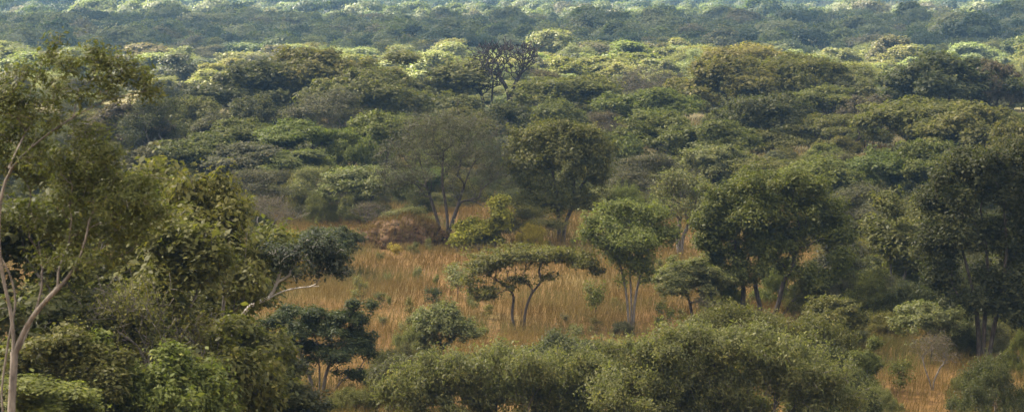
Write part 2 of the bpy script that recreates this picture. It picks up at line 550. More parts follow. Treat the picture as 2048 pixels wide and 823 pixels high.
# ------------------------------------------------------------------ grass
def build_grass():
    rng = np.random.default_rng(5)
    parts = []
    for d0, d1, dens, wmul, hmul in ((78, 150, 64, .60, 1.0), (150, 205, 40, .85, 1.0), (205, 340, 6, 2.2, 1.0)):
        half = .30
        n = int(half * (d1 ** 2 - d0 ** 2) * dens)
        y = np.sqrt(rng.uniform(d0 ** 2, d1 ** 2, n))
        x = rng.uniform(-1, 1, n) * half * y
        parts.append((x, y, np.full(n, wmul), np.full(n, hmul)))
    x = np.concatenate([p[0] for p in parts]); y = np.concatenate([p[1] for p in parts])
    wm = np.concatenate([p[2] for p in parts])
    # tussocks: blades drawn towards clump centres
    cx = np.round(x / .55) * .55 + .18 * np.sin(y * 5.1); cy = np.round(y / .55) * .55
    f = rng.random(len(x)) * .35
    x = x + (cx - x) * f; y = y + (cy - y) * f
    patch = .5 + .25 * np.sin(x * .33 + 1.7 * np.sin(y * .11)) + .25 * np.sin(y * .27 + 2 * np.sin(x * .17))
    fine = .5 + .5 * np.sin(x * 1.9 + 2.2 * np.sin(y * .8)) * np.sin(y * 1.3 + 1.6 * np.sin(x * 1.1))
    trail = np.abs(x + 6 - 5 * np.sin(y * .06)) < .35                       # a game trail
    keep = (rng.random(len(x)) < .40 + .45 * patch + .30 * fine) & ~(trail & (rng.random(len(x)) < .8))
    x, y, wm, patch, fine = x[keep], y[keep], wm[keep], patch[keep], fine[keep]
    n = len(x)
    z = ground_z(x, y)
    h = (.36 + .40 * patch + .26 * fine) * rng.uniform(.5, 1.2, n)
    w = .018 * wm * rng.uniform(.7, 1.4, n)
    lean = np.stack([.14 + rng.normal(0, .24, n), rng.normal(0, .2, n), np.zeros(n)], 1) * h[:, None]
    lean[:, 0] += (np.clip(patch - .6, 0, 1) * .35) * h
    th = rng.uniform(0, math.pi, n)
    side = np.stack([np.cos(th), np.sin(th) * .6, np.zeros(n)], 1) * w[:, None]
    b = np.stack([x, y, z - .03], 1)
    up = np.stack([np.zeros(n), np.zeros(n), h], 1)
    tip = b + up + lean
    mid = b + up * .72 + lean * .5
    V = np.stack([b, mid + side, tip, mid - side], 1).reshape(-1, 3)
    m, nt = new_mat('dry_grass')
    out = N(nt, 'ShaderNodeOutputMaterial')
    a = N(nt, 'ShaderNodeAttribute', attribute_name='v')
    tc = N(nt, 'ShaderNodeTexCoord')
    n1 = N(nt, 'ShaderNodeTexNoise'); n1.inputs['Scale'].default_value = .12; n1.inputs['Detail'].default_value = 7
    n1.inputs['Roughness'].default_value = .6
    L(nt, tc.outputs['Object'], n1.inputs['Vector'])
    r1 = ramp(nt, [(.32, (.112, .070, .023)), (.44, (.140, .096, .031)), (.55, (.158, .117, .041)), (.66, (.102, .104, .034))])
    L(nt, n1.outputs[0], r1.inputs[0])
    r2 = ramp(nt, [(0, (.80, .79, .76)), (.45, (.95, .95, .95)), (.85, (1.06, 1.06, 1.03)), (1, (1.18, 1.16, 1.1))])
    L(nt, a.outputs['Fac'], r2.inputs[0])
    mx = N(nt, 'ShaderNodeMix', data_type='RGBA', blend_type='MULTIPLY'); mx.inputs[0].default_value = 1
    L(nt, r1.outputs[0], mx.inputs[6]); L(nt, r2.outputs[0], mx.inputs[7])
    df = N(nt, 'ShaderNodeBsdfDiffuse'); tr = N(nt, 'ShaderNodeBsdfTranslucent')
    L(nt, mx.outputs[2], df.inputs[0]); L(nt, mx.outputs[2], tr.inputs[0])
    ms = N(nt, 'ShaderNodeMixShader'); ms.inputs[0].default_value = .35
    L(nt, df.outputs[0], ms.inputs[1]); L(nt, tr.outputs[0], ms.inputs[2])
    L(nt, ms.outputs[0], out.inputs['Surface'])
    o = put('grass', mesh_from('grass', V, (np.arange(n * 4), 4), [m], fattr=rng.random(n)))
    tag(o, 'tall dry orange-brown grass filling the clearing between the trees', 'grass', None, 'stuff')


build_grass()


# ------------------------------------------------------------------ trees with a shape of their own
def px_frame(xb, yb, D=None):
    """local frame of a plant whose foot is seen at (xb, yb): returns world foot and a px -> local metres converter"""
    D = D or dist_of(yb)
    s = scale_at(D)
    p = at(xb, yb, D)
    g = gz(p[0], D)
    foot = np.array((p[0], D, g))
    off = p[2] - g

    def loc(x, y, dy=0.0):
        return ((x - xb) / s, dy, (yb - y) / s + off)
    return foot, loc, s


def hero(name, cat, label, foot, loc, s, stems, lobes, n_attr, base_r, leaves, ln, wd, sigma, seed, bark, color, group=None, shell=.35, upper=.65, clump=.58, shoots=.10,
         depth=1.0, jit=.03, tidy=True, **kw):
    rng = np.random.default_rng(seed)
    st = []
    for q in stems:
        pts = []
        for k, a in enumerate(q):
            dy = a[2] if len(a) > 2 else (rng.uniform(-.3, .3) * k * .4)
            pts.append(loc(a[0], a[1], dy))
        if tidy:
            p0 = pts[0]
            pts[0] = (p0[0], p0[1], min(p0[2], gz(foot[0] + p0[0], foot[1] + p0[1]) - foot[2] - .15))
        st.append(pts)
    lob = []
    for q in lobes:
        x, y, rx, ry = q[:4]
        w = q[4] if len(q) > 4 else 1.0
        dy = q[5] if len(q) > 5 else rng.uniform(-1, 1) * rx / s * .8 * depth
        l = loc(x, y, dy)
        lob.append((l[0], l[1], l[2], rx / s * 1.08, max(rx, ry) / s * .9 * depth, ry / s * 1.12, w))
    attr = lobes_attr(lob, n_attr, rng, shell, upper, clump, shoots)
    ms = build_tree(name, st, attr, base_r, leaves, ln, wd, sigma, seed, bark, **kw)
    return plant(name, ms, tuple(foot), label, cat, color, group, jit=jit)


def heroes():
    # small umbrella-shaped tree alone in the grass
    f, l, s = px_frame(1045, 660)
    hero('umbrella_tree', 'tree', 'small umbrella-shaped tree with forked dark trunk alone in the dry grass', f, l, s,
         [[(1048, 660), (1050, 620), (1062, 585), (1085, 558)], [(1030, 655), (1022, 625), (1030, 590), (1018, 572)], [(1040, 658), (1043, 620), (1047, 592)]],
         [(1060, 520, 60, 12), (1110, 512, 45, 12), (1150, 520, 45, 12), (1185, 532, 18, 8), (985, 527, 42, 12), (960, 540, 25, 9), (1020, 510, 35, 10),
          (945, 578, 28, 11), (990, 575, 40, 12), (1035, 560, 26, 9), (1095, 555, 22, 9), (975, 592, 30, 6), (1110, 498, 40, 9), (930, 562, 14, 8), (1000, 512, 62, 13), (1060, 503, 62, 13), (1125, 508, 60, 13), (1165, 524, 34, 11), (1195, 540, 14, 7), (960, 532, 40, 11)],
         520, .085, 18000, .15, .085, (.20, .20, .09), 21, 'dark', 'olive', shell=.1, upper=.5, bare=.6, up=.8, seg=.3, wpath=.2, clump=.3)
    # vase-shaped wispy tree by the mound
    f, l, s = px_frame(888, 492)
    hero('wispy_tree', 'tree', 'tall vase-shaped tree with fine grey twigs and two dark trunks by the earth mound', f, l, s,
         [[(886, 492), (880, 455), (868, 415), (850, 360), (838, 310)], [(892, 492), (900, 455), (915, 415), (928, 370), (945, 330)],
          [(890, 490), (897, 460), (893, 415), (884, 360), (888, 300)]],
         [(890, 285, 90, 62), (820, 310, 62, 58), (960, 320, 62, 62), (800, 360, 48, 40), (985, 375, 46, 45), (870, 250, 60, 32), (930, 260, 60, 36),
          (880, 350, 70, 50, .7), (770, 330, 28, 30), (1010, 340, 30, 40)],
         1150, .16, 30000, .15, .06, (.30, .30, .26), 22, 'dark', (.080, .078, .048), shell=.1, upper=.55, bare=.5, seg=.5, wpath=.22, min_r=.016)
    # broad tree right of it
    f, l, s = px_frame(1120, 486)
    hero('broadleaf_tree', 'tree', 'broad dense olive tree next to the wispy vase-shaped tree, dark trunk in grass', f, l, s,
         [[(1118, 486), (1118, 440), (1112, 390), (1105, 345)], [(1126, 486), (1130, 445), (1150, 400), (1165, 365)]],
         [(1105, 265, 60, 25), (1060, 285, 45, 24), (1160, 268, 45, 25), (1190, 300, 35, 28), (1050, 330, 42, 30), (1120, 310, 60, 35), (1170, 350, 42, 30),
          (1080, 375, 45, 28, .6), (1145, 395, 42, 26, .5), (1030, 305, 22, 20), (1195, 345, 22, 26), (1110, 425, 60, 26, .5), (1060, 410, 40, 26, .5), (1175, 400, 34, 30, .5)],
         620, .16, 44000, .20, .11, (.30, .30, .22), 23, 'dark', 'olive', bare=.45)
    # upright pale tree
    f, l, s = px_frame(1262, 662)
    hero('upright_tree', 'tree', 'upright light green tree with pale straight trunks at the clearing edge', f, l, s,
         [[(1258, 662), (1256, 620), (1250, 570), (1238, 520)], [(1266, 660), (1268, 610), (1278, 555), (1296, 505)], [(1262, 660), (1263, 610), (1260, 550), (1258, 500)]],
         [(1255, 430, 50, 22), (1205, 450, 38, 20), (1305, 435, 40, 22), (1330, 470, 24, 22), (1265, 475, 60, 28), (1215, 485, 36, 20), (1300, 490, 36, 22),
          (1240, 525, 42, 16, .5), (1175, 470, 16, 14), (1285, 545, 26, 16, .4), (1215, 420, 24, 14), (1225, 570, 16, 22, .3), (1180, 440, 18, 14), (1262, 408, 30, 12), (1240, 525, 22, 26, .6), (1283, 525, 22, 26, .6), (1262, 500, 46, 30, .7), (1180, 462, 20, 20), (1338, 462, 14, 20)],
         600, .085, 30000, .15, .075, (.21, .21, .17), 24, 'grey', (.122, .140, .042), bare=.5, seg=.35)
    # big rounded tree with crooked stems
    f, l, s = px_frame(1530, 640)
    hero('broadleaf_tree', 'tree', 'large rounded green tree with several crooked dark stems right beside the tall grass', f, l, s,
         [[(1500, 640), (1478, 605), (1492, 575), (1462, 535), (1468, 480)], [(1545, 640), (1560, 600), (1565, 560), (1590, 520), (1588, 480)],
          [(1520, 642), (1522, 605), (1505, 570), (1520, 520)], [(1560, 640), (1585, 600), (1610, 575), (1640, 540)]],
         [(1530, 365, 70, 28), (1470, 390, 55, 32), (1600, 375, 55, 30), (1430, 440, 40, 34), (1650, 420, 42, 36), (1550, 420, 75, 40), (1480, 460, 60, 36),
          (1610, 470, 60, 38), (1690, 470, 30, 40), (1410, 480, 26, 30), (1450, 520, 46, 28, .7), (1530, 490, 60, 30, .6), (1650, 525, 50, 26, .7),
          (1590, 540, 40, 18, .4), (1700, 520, 22, 24, .6), (1425, 415, 20, 22), (1470, 550, 50, 24, .8), (1660, 565, 46, 28, .8), (1540, 535, 60, 24, .5), (1420, 545, 30, 26, .7), (1700, 560, 34, 30, .7), (1440, 585, 30, 22, .5), (1500, 430, 60, 40), (1530, 500, 70, 30, .6), (1620, 590, 40, 20, .4), (1395, 445, 20, 22)],
         1000, .15, 95000, .165, .09, (.25, .25, .18), 25, 'dark', 'green', bare=.5, seg=.4)
    # tall dark tree at the frame's edge
    f, l, s = px_frame(1965, 732)
    hero('broadleaf_tree', 'tree', 'tallest dark green tree, thick forked trunk, at the edge of the clearing', f, l, s,
         [[(1958, 732), (1955, 660), (1945, 590), (1925, 510), (1905, 440)], [(1975, 732), (1985, 660), (2000, 580), (2010, 490), (2000, 420)],
          [(1966, 730), (1966, 650), (1975, 560), (1965, 450)]],
         [(1960, 330, 60, 34), (1890, 350, 45, 34), (2030, 320, 55, 32), (1870, 410, 44, 36), (1960, 400, 75, 46), (2050, 400, 50, 50), (1890, 480, 56, 42),
          (1990, 480, 66, 44), (2070, 490, 40, 46), (1900, 550, 44, 34, .7), (1870, 570, 30, 36, .7), (2040, 560, 48, 38, .7), (1975, 560, 50, 36, .5),
          (1885, 620, 30, 36, .4), (1850, 470, 22, 26), (2050, 620, 30, 30, .4), (1900, 620, 34, 30, .7), (1960, 610, 50, 34, .5), (2030, 640, 40, 40, .5), (1920, 310, 26, 18)],
         900, .14, 84000, .165, .09, (.25, .25, .19), 26, 'dark', (.046, .050, .019), bare=.4, seg=.4)
    # the dead tree far off
    f, l, s = px_frame(1018, 204, 318)
    hero('dead_tree', 'tree', 'leafless dark dead tree with spreading bare crown before the sunlit canopy', f, l, s,
         [[(1018, 204), (1018, 185), (1008, 165), (990, 145)], [(1020, 204), (1022, 182), (1034, 160), (1045, 140)]],
         [(1000, 114, 44, 24), (1035, 103, 40, 16), (1062, 118, 22, 20), (968, 128, 34, 26), (1058, 104, 18, 14), (990, 98, 34, 12), (1052, 132, 18, 18), (1025, 140, 28, 22, .6)],
         1300, .34, 0, .1, .1, (.2, .2, .2), 27, 'char', 'brown', shell=.2, upper=.6, bare=.5, seg=.6, min_r=.058, wpath=.2, jitter=.16)
    f, l, s = px_frame(968, 212, 312)
    hero('dead_tree', 'tree', 'lower leafless purple-brown tree leaning against the tall dead tree', f, l, s,
         [[(972, 212), (965, 190), (952, 170), (945, 150)], [(976, 212), (985, 188), (985, 165)]],
         [(950, 146, 30, 22), (975, 148, 28, 22), (928, 156, 22, 20), (990, 165, 18, 18), (955, 175, 26, 14)],
         1000, .28, 0, .1, .1, (.2, .2, .2), 28, 'char', 'brown', shell=.1, upper=.6, bare=.4, seg=.6, min_r=.058, wpath=.2, jitter=.16)
    # layered flat-topped tree
    f, l, s = px_frame(1668, 338)
    hero('flat_topped_tree', 'tree', 'wide layered flat-topped tree with dark spreading limbs in the middle wood', f, l, s,
         [[(1690, 338), (1695, 310), (1706, 288), (1722, 272)], [(1684, 338), (1680, 310), (1662, 288), (1640, 272)], [(1690, 338), (1692, 300), (1688, 270)]],
         [(1690, 236, 60, 8), (1640, 245, 45, 7), (1745, 240, 34, 9), (1610, 258, 40, 8), (1670, 258, 50, 6), (1570, 272, 34, 10), (1600, 284, 40, 9),
          (1745, 268, 26, 12), (1700, 252, 40, 6), (1640, 276, 30, 6), (1560, 290, 22, 9), (1770, 280, 16, 12)],
         420, .26, 24000, .22, .11, (.36, .36, .12), 29, 'dark', 'olive', shell=.1, upper=.5, bare=.6, up=.9)
    # dark tree with low layers at the lower edge
    f, l, s = px_frame(640, 805)
    hero('shady_tree', 'tree', 'dense dark green small tree with layered crown and thin grey stems in the shade', f, l, s,
         [[(632, 805), (620, 750), (600, 700), (585, 660)], [(645, 805), (650, 750), (670, 700), (690, 665)], [(638, 805), (640, 740), (635, 680)],
          [(652, 805), (675, 770), (700, 745)]],
         [(600, 625, 55, 14), (560, 650, 34, 18), (660, 632, 50, 14), (705, 640, 36, 18), (630, 660, 70, 18), (720, 675, 30, 16), (550, 690, 34, 18), (600, 700, 50, 16, .8),
          (680, 700, 50, 18), (715, 755, 30, 10), (650, 735, 40, 12, .6), (560, 730, 26, 16, .6), (740, 700, 16, 16), (710, 608, 10, 12), (742, 612, 8, 10), (525, 665, 14, 20)],
         560, .10, 56000, .12, .06, (.16, .16, .10), 30, 'grey', 'deep', bare=.45, seg=.28, up=.8)
    # yellow-leaved shrub
    f, l, s = px_frame(975, 502)
    hero('shrub', 'shrub', 'shrub with two mounds of yellowing leaves beside the trunk of the vase-shaped tree', f, l, s,
         [[(960, 502), (950, 485), (940, 470)], [(985, 502), (995, 470), (1000, 430)]],
         [(1003, 405, 24, 15), (1005, 430, 26, 14), (940, 462, 38, 16), (920, 478, 24, 10), (965, 468, 26, 14), (985, 485, 24, 10), (995, 450, 20, 14)],
         260, .06, 12000, .22, .13, (.22, .22, .17), 31, 'brown', (.215, .205, .032), bare=.3)
    # pale-limbed sparse tree
    f, l, s = px_frame(428, 800, 78)
    hero('pale_limbed_tree', 'tree', 'leaning tree with long whitish bare limbs reaching towards the orange clearing', f, l, s,
         [[(428, 800), (450, 690), (500, 605), (545, 590), (568, 577), (600, 574), (640, 572)], [(540, 592), (552, 585), (560, 560), (562, 535), (585, 500)],
          [(428, 798), (440, 720), (420, 660), (380, 620), (330, 690)]],
         [(590, 500, 50, 24, .7), (650, 480, 40, 20), (680, 505, 26, 16), (640, 520, 40, 18, .8), (560, 520, 40, 26, .6), (690, 540, 22, 16), (610, 545, 46, 18, .5),
          (530, 490, 22, 20, .4), (645, 460, 22, 10)],
         420, .085, 7500, .11, .06, (.13, .13, .11), 32, 'white', (.060, .068, .045), shell=.1, upper=.5, leafy=.55, bare=.55, seg=.25, min_r=.011, tidy=False, wpath=.12)
    # thin grey tree behind the upright one
    f, l, s = px_frame(1360, 520)
    hero('slender_tree', 'tree', 'slender tree with pale brown trunk and thin grey-green crown behind the upright light tree', f, l, s,
         [[(1360, 520), (1354, 480), (1358, 445), (1366, 410), (1370, 375)], [(1362, 520), (1364, 470), (1390, 430)]],
         [(1370, 365, 48, 20), (1330, 385, 30, 22), (1405, 390, 30, 24), (1370, 410, 46, 24), (1345, 350, 30, 14), (1395, 430, 26, 16, .6), (1330, 425, 24, 14, .5)],
         420, .16, 11000, .14, .065, (.26, .26, .2), 33, 'grey', 'sage', shell=.1, bare=.5)
    # bright lime shrub low on the slope
    f, l, s = px_frame(320, 905, 60)
    hero('shrub', 'shrub', 'bright lime green leafy shrub low on the slope under the pale-trunked tall tree', f, l, s,
         [[(316, 905), (295, 850), (270, 790)], [(322, 905), (335, 840), (350, 770)], [(326, 905), (380, 840), (420, 790)], [(314, 905), (245, 850), (190, 800)]],
         [(345, 725, 40, 34), (300, 755, 50, 34), (400, 760, 46, 34), (240, 785, 50, 34), (180, 800, 40, 30), (350, 790, 70, 40), (440, 795, 36, 34), (280, 830, 70, 36), (420, 840, 50, 36),
          (250, 720, 18, 26, .6), (205, 690, 16, 30, .5)],
         420, .05, 17000, .13, .062, (.12, .12, .11), 34, 'grey', (.122, .142, .035), bare=.3, seg=.2, min_r=.007)


heroes()


def thickets():
    def th(label, xb, yb, D, lobes, color, seed, leaves=90000, n=1500, ln=.125, wd=.05, name='thicket'):
        lobes = [(q[0], q[1] + 13) + tuple(q[2:]) for q in lobes]
        f, l, s = px_frame(xb, yb, D)
        x0 = min(q[0] for q in lobes); x1 = max(q[0] for q in lobes)
        rng = np.random.default_rng(seed)
        st = []
        for k in range(11):
            xa = x0 + (x1 - x0) * (k + .5) / 11
            q = lobes[int(np.argmin([abs(q[0] - xa) for q in lobes]))]
            st.append([(xb + (xa - xb) * .55, yb, rng.uniform(-.8, .8)), (xb + (xa - xb) * .85, (yb * .5 + q[1] * .5), rng.uniform(-1.2, 1.2)), (xa, q[1] + q[3] * .4, rng.uniform(-1.5, 1.5))])
        hero(name, 'shrub', label, f, l, s, st, lobes, n, .07, leaves, ln, wd, (.16, .16, .16), seed, 'grey', color, shell=.55, upper=.8, shoots=.20, bare=.2, up=.4, droop=-.8, seg=.35)
    th('biggest grey-green thicket with pale glinting leaf tips, rising from the lower edge', 1450, 880, 91,
       [(1265, 705, 55, 34), (1330, 690, 62, 40), (1410, 680, 62, 44), (1490, 690, 66, 46), (1560, 710, 64, 46), (1620, 745, 62, 50), (1360, 760, 110, 60), (1500, 775, 120, 60), (1270, 790, 90, 60), (1660, 800, 60, 50), (1400, 830, 150, 50)],
       'sage', 51, 130000, 2000)
    th('fresh olive thicket swelling up behind the biggest thicket', 1520, 790, 112,
       [(1405, 650, 36, 26), (1450, 630, 44, 28), (1505, 640, 44, 26), (1560, 655, 46, 28), (1620, 665, 46, 34), (1670, 700, 44, 40), (1480, 680, 90, 40), (1700, 750, 34, 40)], 'olive', 52)
    th('wide low grey-green thicket under the umbrella-shaped tree', 960, 890, 94,
       [(800, 770, 44, 34), (860, 745, 50, 38), (930, 728, 54, 38), (1000, 722, 52, 36), (1070, 730, 56, 38), (1140, 735, 56, 38), (1200, 742, 50, 40), (900, 800, 100, 50), (1060, 800, 130, 50), (1200, 810, 80, 50)], 'sage', 53, 120000, 1900)
    th('small bush with bare twigs sticking out, close below the umbrella-shaped tree', 1130, 790, 105,
       [(1085, 700, 30, 18), (1120, 685, 36, 20), (1165, 690, 32, 20), (1200, 705, 26, 22), (1130, 730, 80, 30), (1105, 668, 8, 14), (1050, 712, 22, 14)], (.088, .094, .046), 54, 44000, 800)
    th('dark flank bush joined to the biggest thicket', 1690, 870, 98,
       [(1650, 730, 40, 36), (1690, 770, 40, 40), (1720, 810, 34, 36), (1640, 800, 70, 50)], 'dark', 55, 50000, 800)
    th('low grey bush next to the dense dark small tree', 800, 860, 104,
       [(770, 745, 30, 22), (800, 720, 26, 20), (790, 780, 44, 30)], (.085, .082, .04), 56, 26000, 500)


thickets()


def near_tree():
    D = 46.0
    f, l, s = px_frame(25, 1010, D)
    stems = [
        [(28, 1010, 0), (22, 900, 0), (28, 800, 0), (34, 700, .1), (30, 620, .1), (14, 550, .1), (8, 480, 0), (14, 390, -.1), (36, 320, -.2), (80, 280, -.2), (125, 245, -.3),
         (190, 205, -.3), (250, 180, -.4), (320, 165, -.4)],
        [(34, 700, .1), (60, 640, 0), (110, 580, -.2), (150, 545, -.2), (180, 490, -.3)],
        [(24, 1010, .1), (10, 900, .2), (0, 780, .3), (20, 660, .3), (35, 600, .4), (20, 540, .5), (-20, 470, .5)],
        [(45, 690, .1), (70, 620, .5), (85, 560, .6), (75, 480, .7), (60, 400, .6)],
        [(36, 320, -.2), (60, 260, .1), (90, 210, .2), (110, 160, .2)],
    ]
    lobes = [
        (118, 82, 26, 18, 1.3), (110, 110, 26, 16), (160, 118, 26, 16), (195, 92, 22, 15), (225, 110, 26, 16, 1.4), (262, 115, 32, 22, 1.5), (290, 140, 34, 16), (310, 165, 24, 16), (240, 145, 40, 18), (85, 140, 24, 12),
        (310, 125, 14, 12), (340, 178, 36, 6, .6), (150, 160, 40, 14), (60, 170, 40, 16), (40, 205, 44, 22), (110, 195, 40, 16), (15, 150, 22, 22),
        (10, 240, 30, 30), (230, 190, 40, 12), (150, 330, 50, 24), (210, 305, 50, 20), (90, 300, 36, 20), (240, 345, 44, 22), (60, 360, 40, 26), (150, 390, 50, 26), (240, 400, 50, 26), (290, 365, 40, 20),
        (310, 340, 24, 8, .7), (330, 420, 30, 16, .6), (100, 440, 50, 30, 1, 1.0), (200, 450, 60, 26), (40, 440, 26, 30, 1, 1.4), (280, 455, 44, 24), (160, 510, 50, 22, .7), (80, 520, 36, 24, .7, 1.2),
        (10, 330, 24, 26, 1, 1.2), (250, 510, 40, 20, .6), (-40, 300, 40, 60), (-40, 450, 30, 50, 1, 1.2), (370, 345, 30, 5, .5), (190, 360, 60, 40), (300, 420, 40, 30), (130, 470, 50, 30, 1, .8), (290, 390, 50, 20), (200, 260, 40, 14, .6), (40, 255, 40, 26, 1, 1.4), (120, 235, 50, 18), (55, 300, 40, 24, 1, 1.5), (190, 245, 44, 16), (170, 290, 50, 20), (20, 190, 30, 24), (230, 290, 40, 16, .7), (70, 130, 30, 14, .6), (345, 160, 20, 8, .5), (340, 330, 20, 5, .5),
    ]
    lobes = [(q + (1.0,) * (5 - len(q)) + (1.5,)) if q[0] < 75 and q[1] > 230 and len(q) < 6 else q for q in lobes]
    hero('pale_trunked_tree', 'tree', 'tall tree with pale pinkish bark and long forking limbs high on the slope', f, l, s, stems, lobes,
         1800, .088, 29000, .10, .036, (.14, .14, .10), 41, 'pale', (.086, .094, .025), shell=.0, upper=.5, depth=1.1, bare=.35, seg=.2, min_r=.006, wpath=.25, tidy=False, jitter=.14, jit=.02, fat=1.7, taper=.35)


near_tree()


# ------------------------------------------------------------------ the termite mound
def mound():
    D = dist_of(493)
    s = scale_at(D)
    p = at(802, 493, D)
    rng = np.random.default_rng(9)
    W, H = 178 / s, 56 / s
    nu, nv = 90, 34
    u = np.linspace(0, 2 * np.pi, nu, endpoint=False); v = np.linspace(0, 1, nv)
    U, Vv = np.meshgrid(u, v)
    ang = Vv * math.pi / 2
    rr = np.cos(ang) ** .45; zz = np.sin(ang) ** .8
    rad = 1 + .10 * np.sin(3 * U + .6) + .07 * np.sin(7 * U + 1.1) + .04 * np.sin(13 * U + 5 * Vv)
    X = np.cos(U) * rr * rad * W * .5
    Y = np.sin(U) * rr * rad * W * .30
    top = 1 + .13 * np.sin(X * 1.2 + 1.0) + .08 * np.sin(X * 3.1 + Y * 2) - .10 * np.clip(X / W, -1, 1)
    Z = zz * H * top + .06 * np.sin(9 * U) * np.sin(Vv * 21)
    Vt = np.stack([X, Y, Z - .12], -1).reshape(-1, 3) + rng.normal(0, .05, (nu * nv, 3))
    for fq, am in ((2.3, .11), (5.1, .07), (11.0, .045)):        # clods and gullies
        ph = rng.uniform(0, 6, 3)
        Vt[:, 2] += am * np.sin(Vt[:, 0] * fq + ph[0]) * np.sin(Vt[:, 1] * fq * 1.2 + ph[1]) * (Vt[:, 2] > .1)
        Vt[:, 1] += am * np.abs(np.sin(Vt[:, 0] * fq * 1.4 + ph[2])) * np.cos(Vt[:, 2] * fq)
    q = []
    for j in range(nv - 1):
        for i in range(nu):
            k = (i + 1) % nu
            q += [j * nu + i, j * nu + k, (j + 1) * nu + k, (j + 1) * nu + i]
    m = bark_material('termite_earth', (.035, .021, .011), (.125, .072, .034), 3.2)
    o = put('termite_mound', mesh_from('termite_mound', Vt, (np.array(q), 4), [m], smooth=False))
    o.location = (p[0], D, gz(p[0], D))
    n = 5200            # grass rooted in the crust
    k = rng.choice(len(Vt), n)
    b = Vt[k] + rng.normal(0, .08, (n, 3)); h = rng.uniform(.15, .55, n)
    b[:, 2] -= .03
    sd = rng.normal(0, .012, (n, 3)); sd[:, 2] = 0
    tp = b + np.stack([.25 * h + rng.normal(0, .1, n), rng.normal(0, .1, n), h], 1)
    md = b * .4 + tp * .6
    GV = np.stack([b, md + sd, tp, md - sd], 1).reshape(-1, 3)
    put('dry_grass', mesh_from('mound_grass', GV, (np.arange(n * 4), 4), [bpy.data.materials['dry_grass']], fattr=rng.random(n) * .6), o)
    tag(o, 'long red-brown earth mound crusted with dry grass in the clearing', 'mound')


mound()

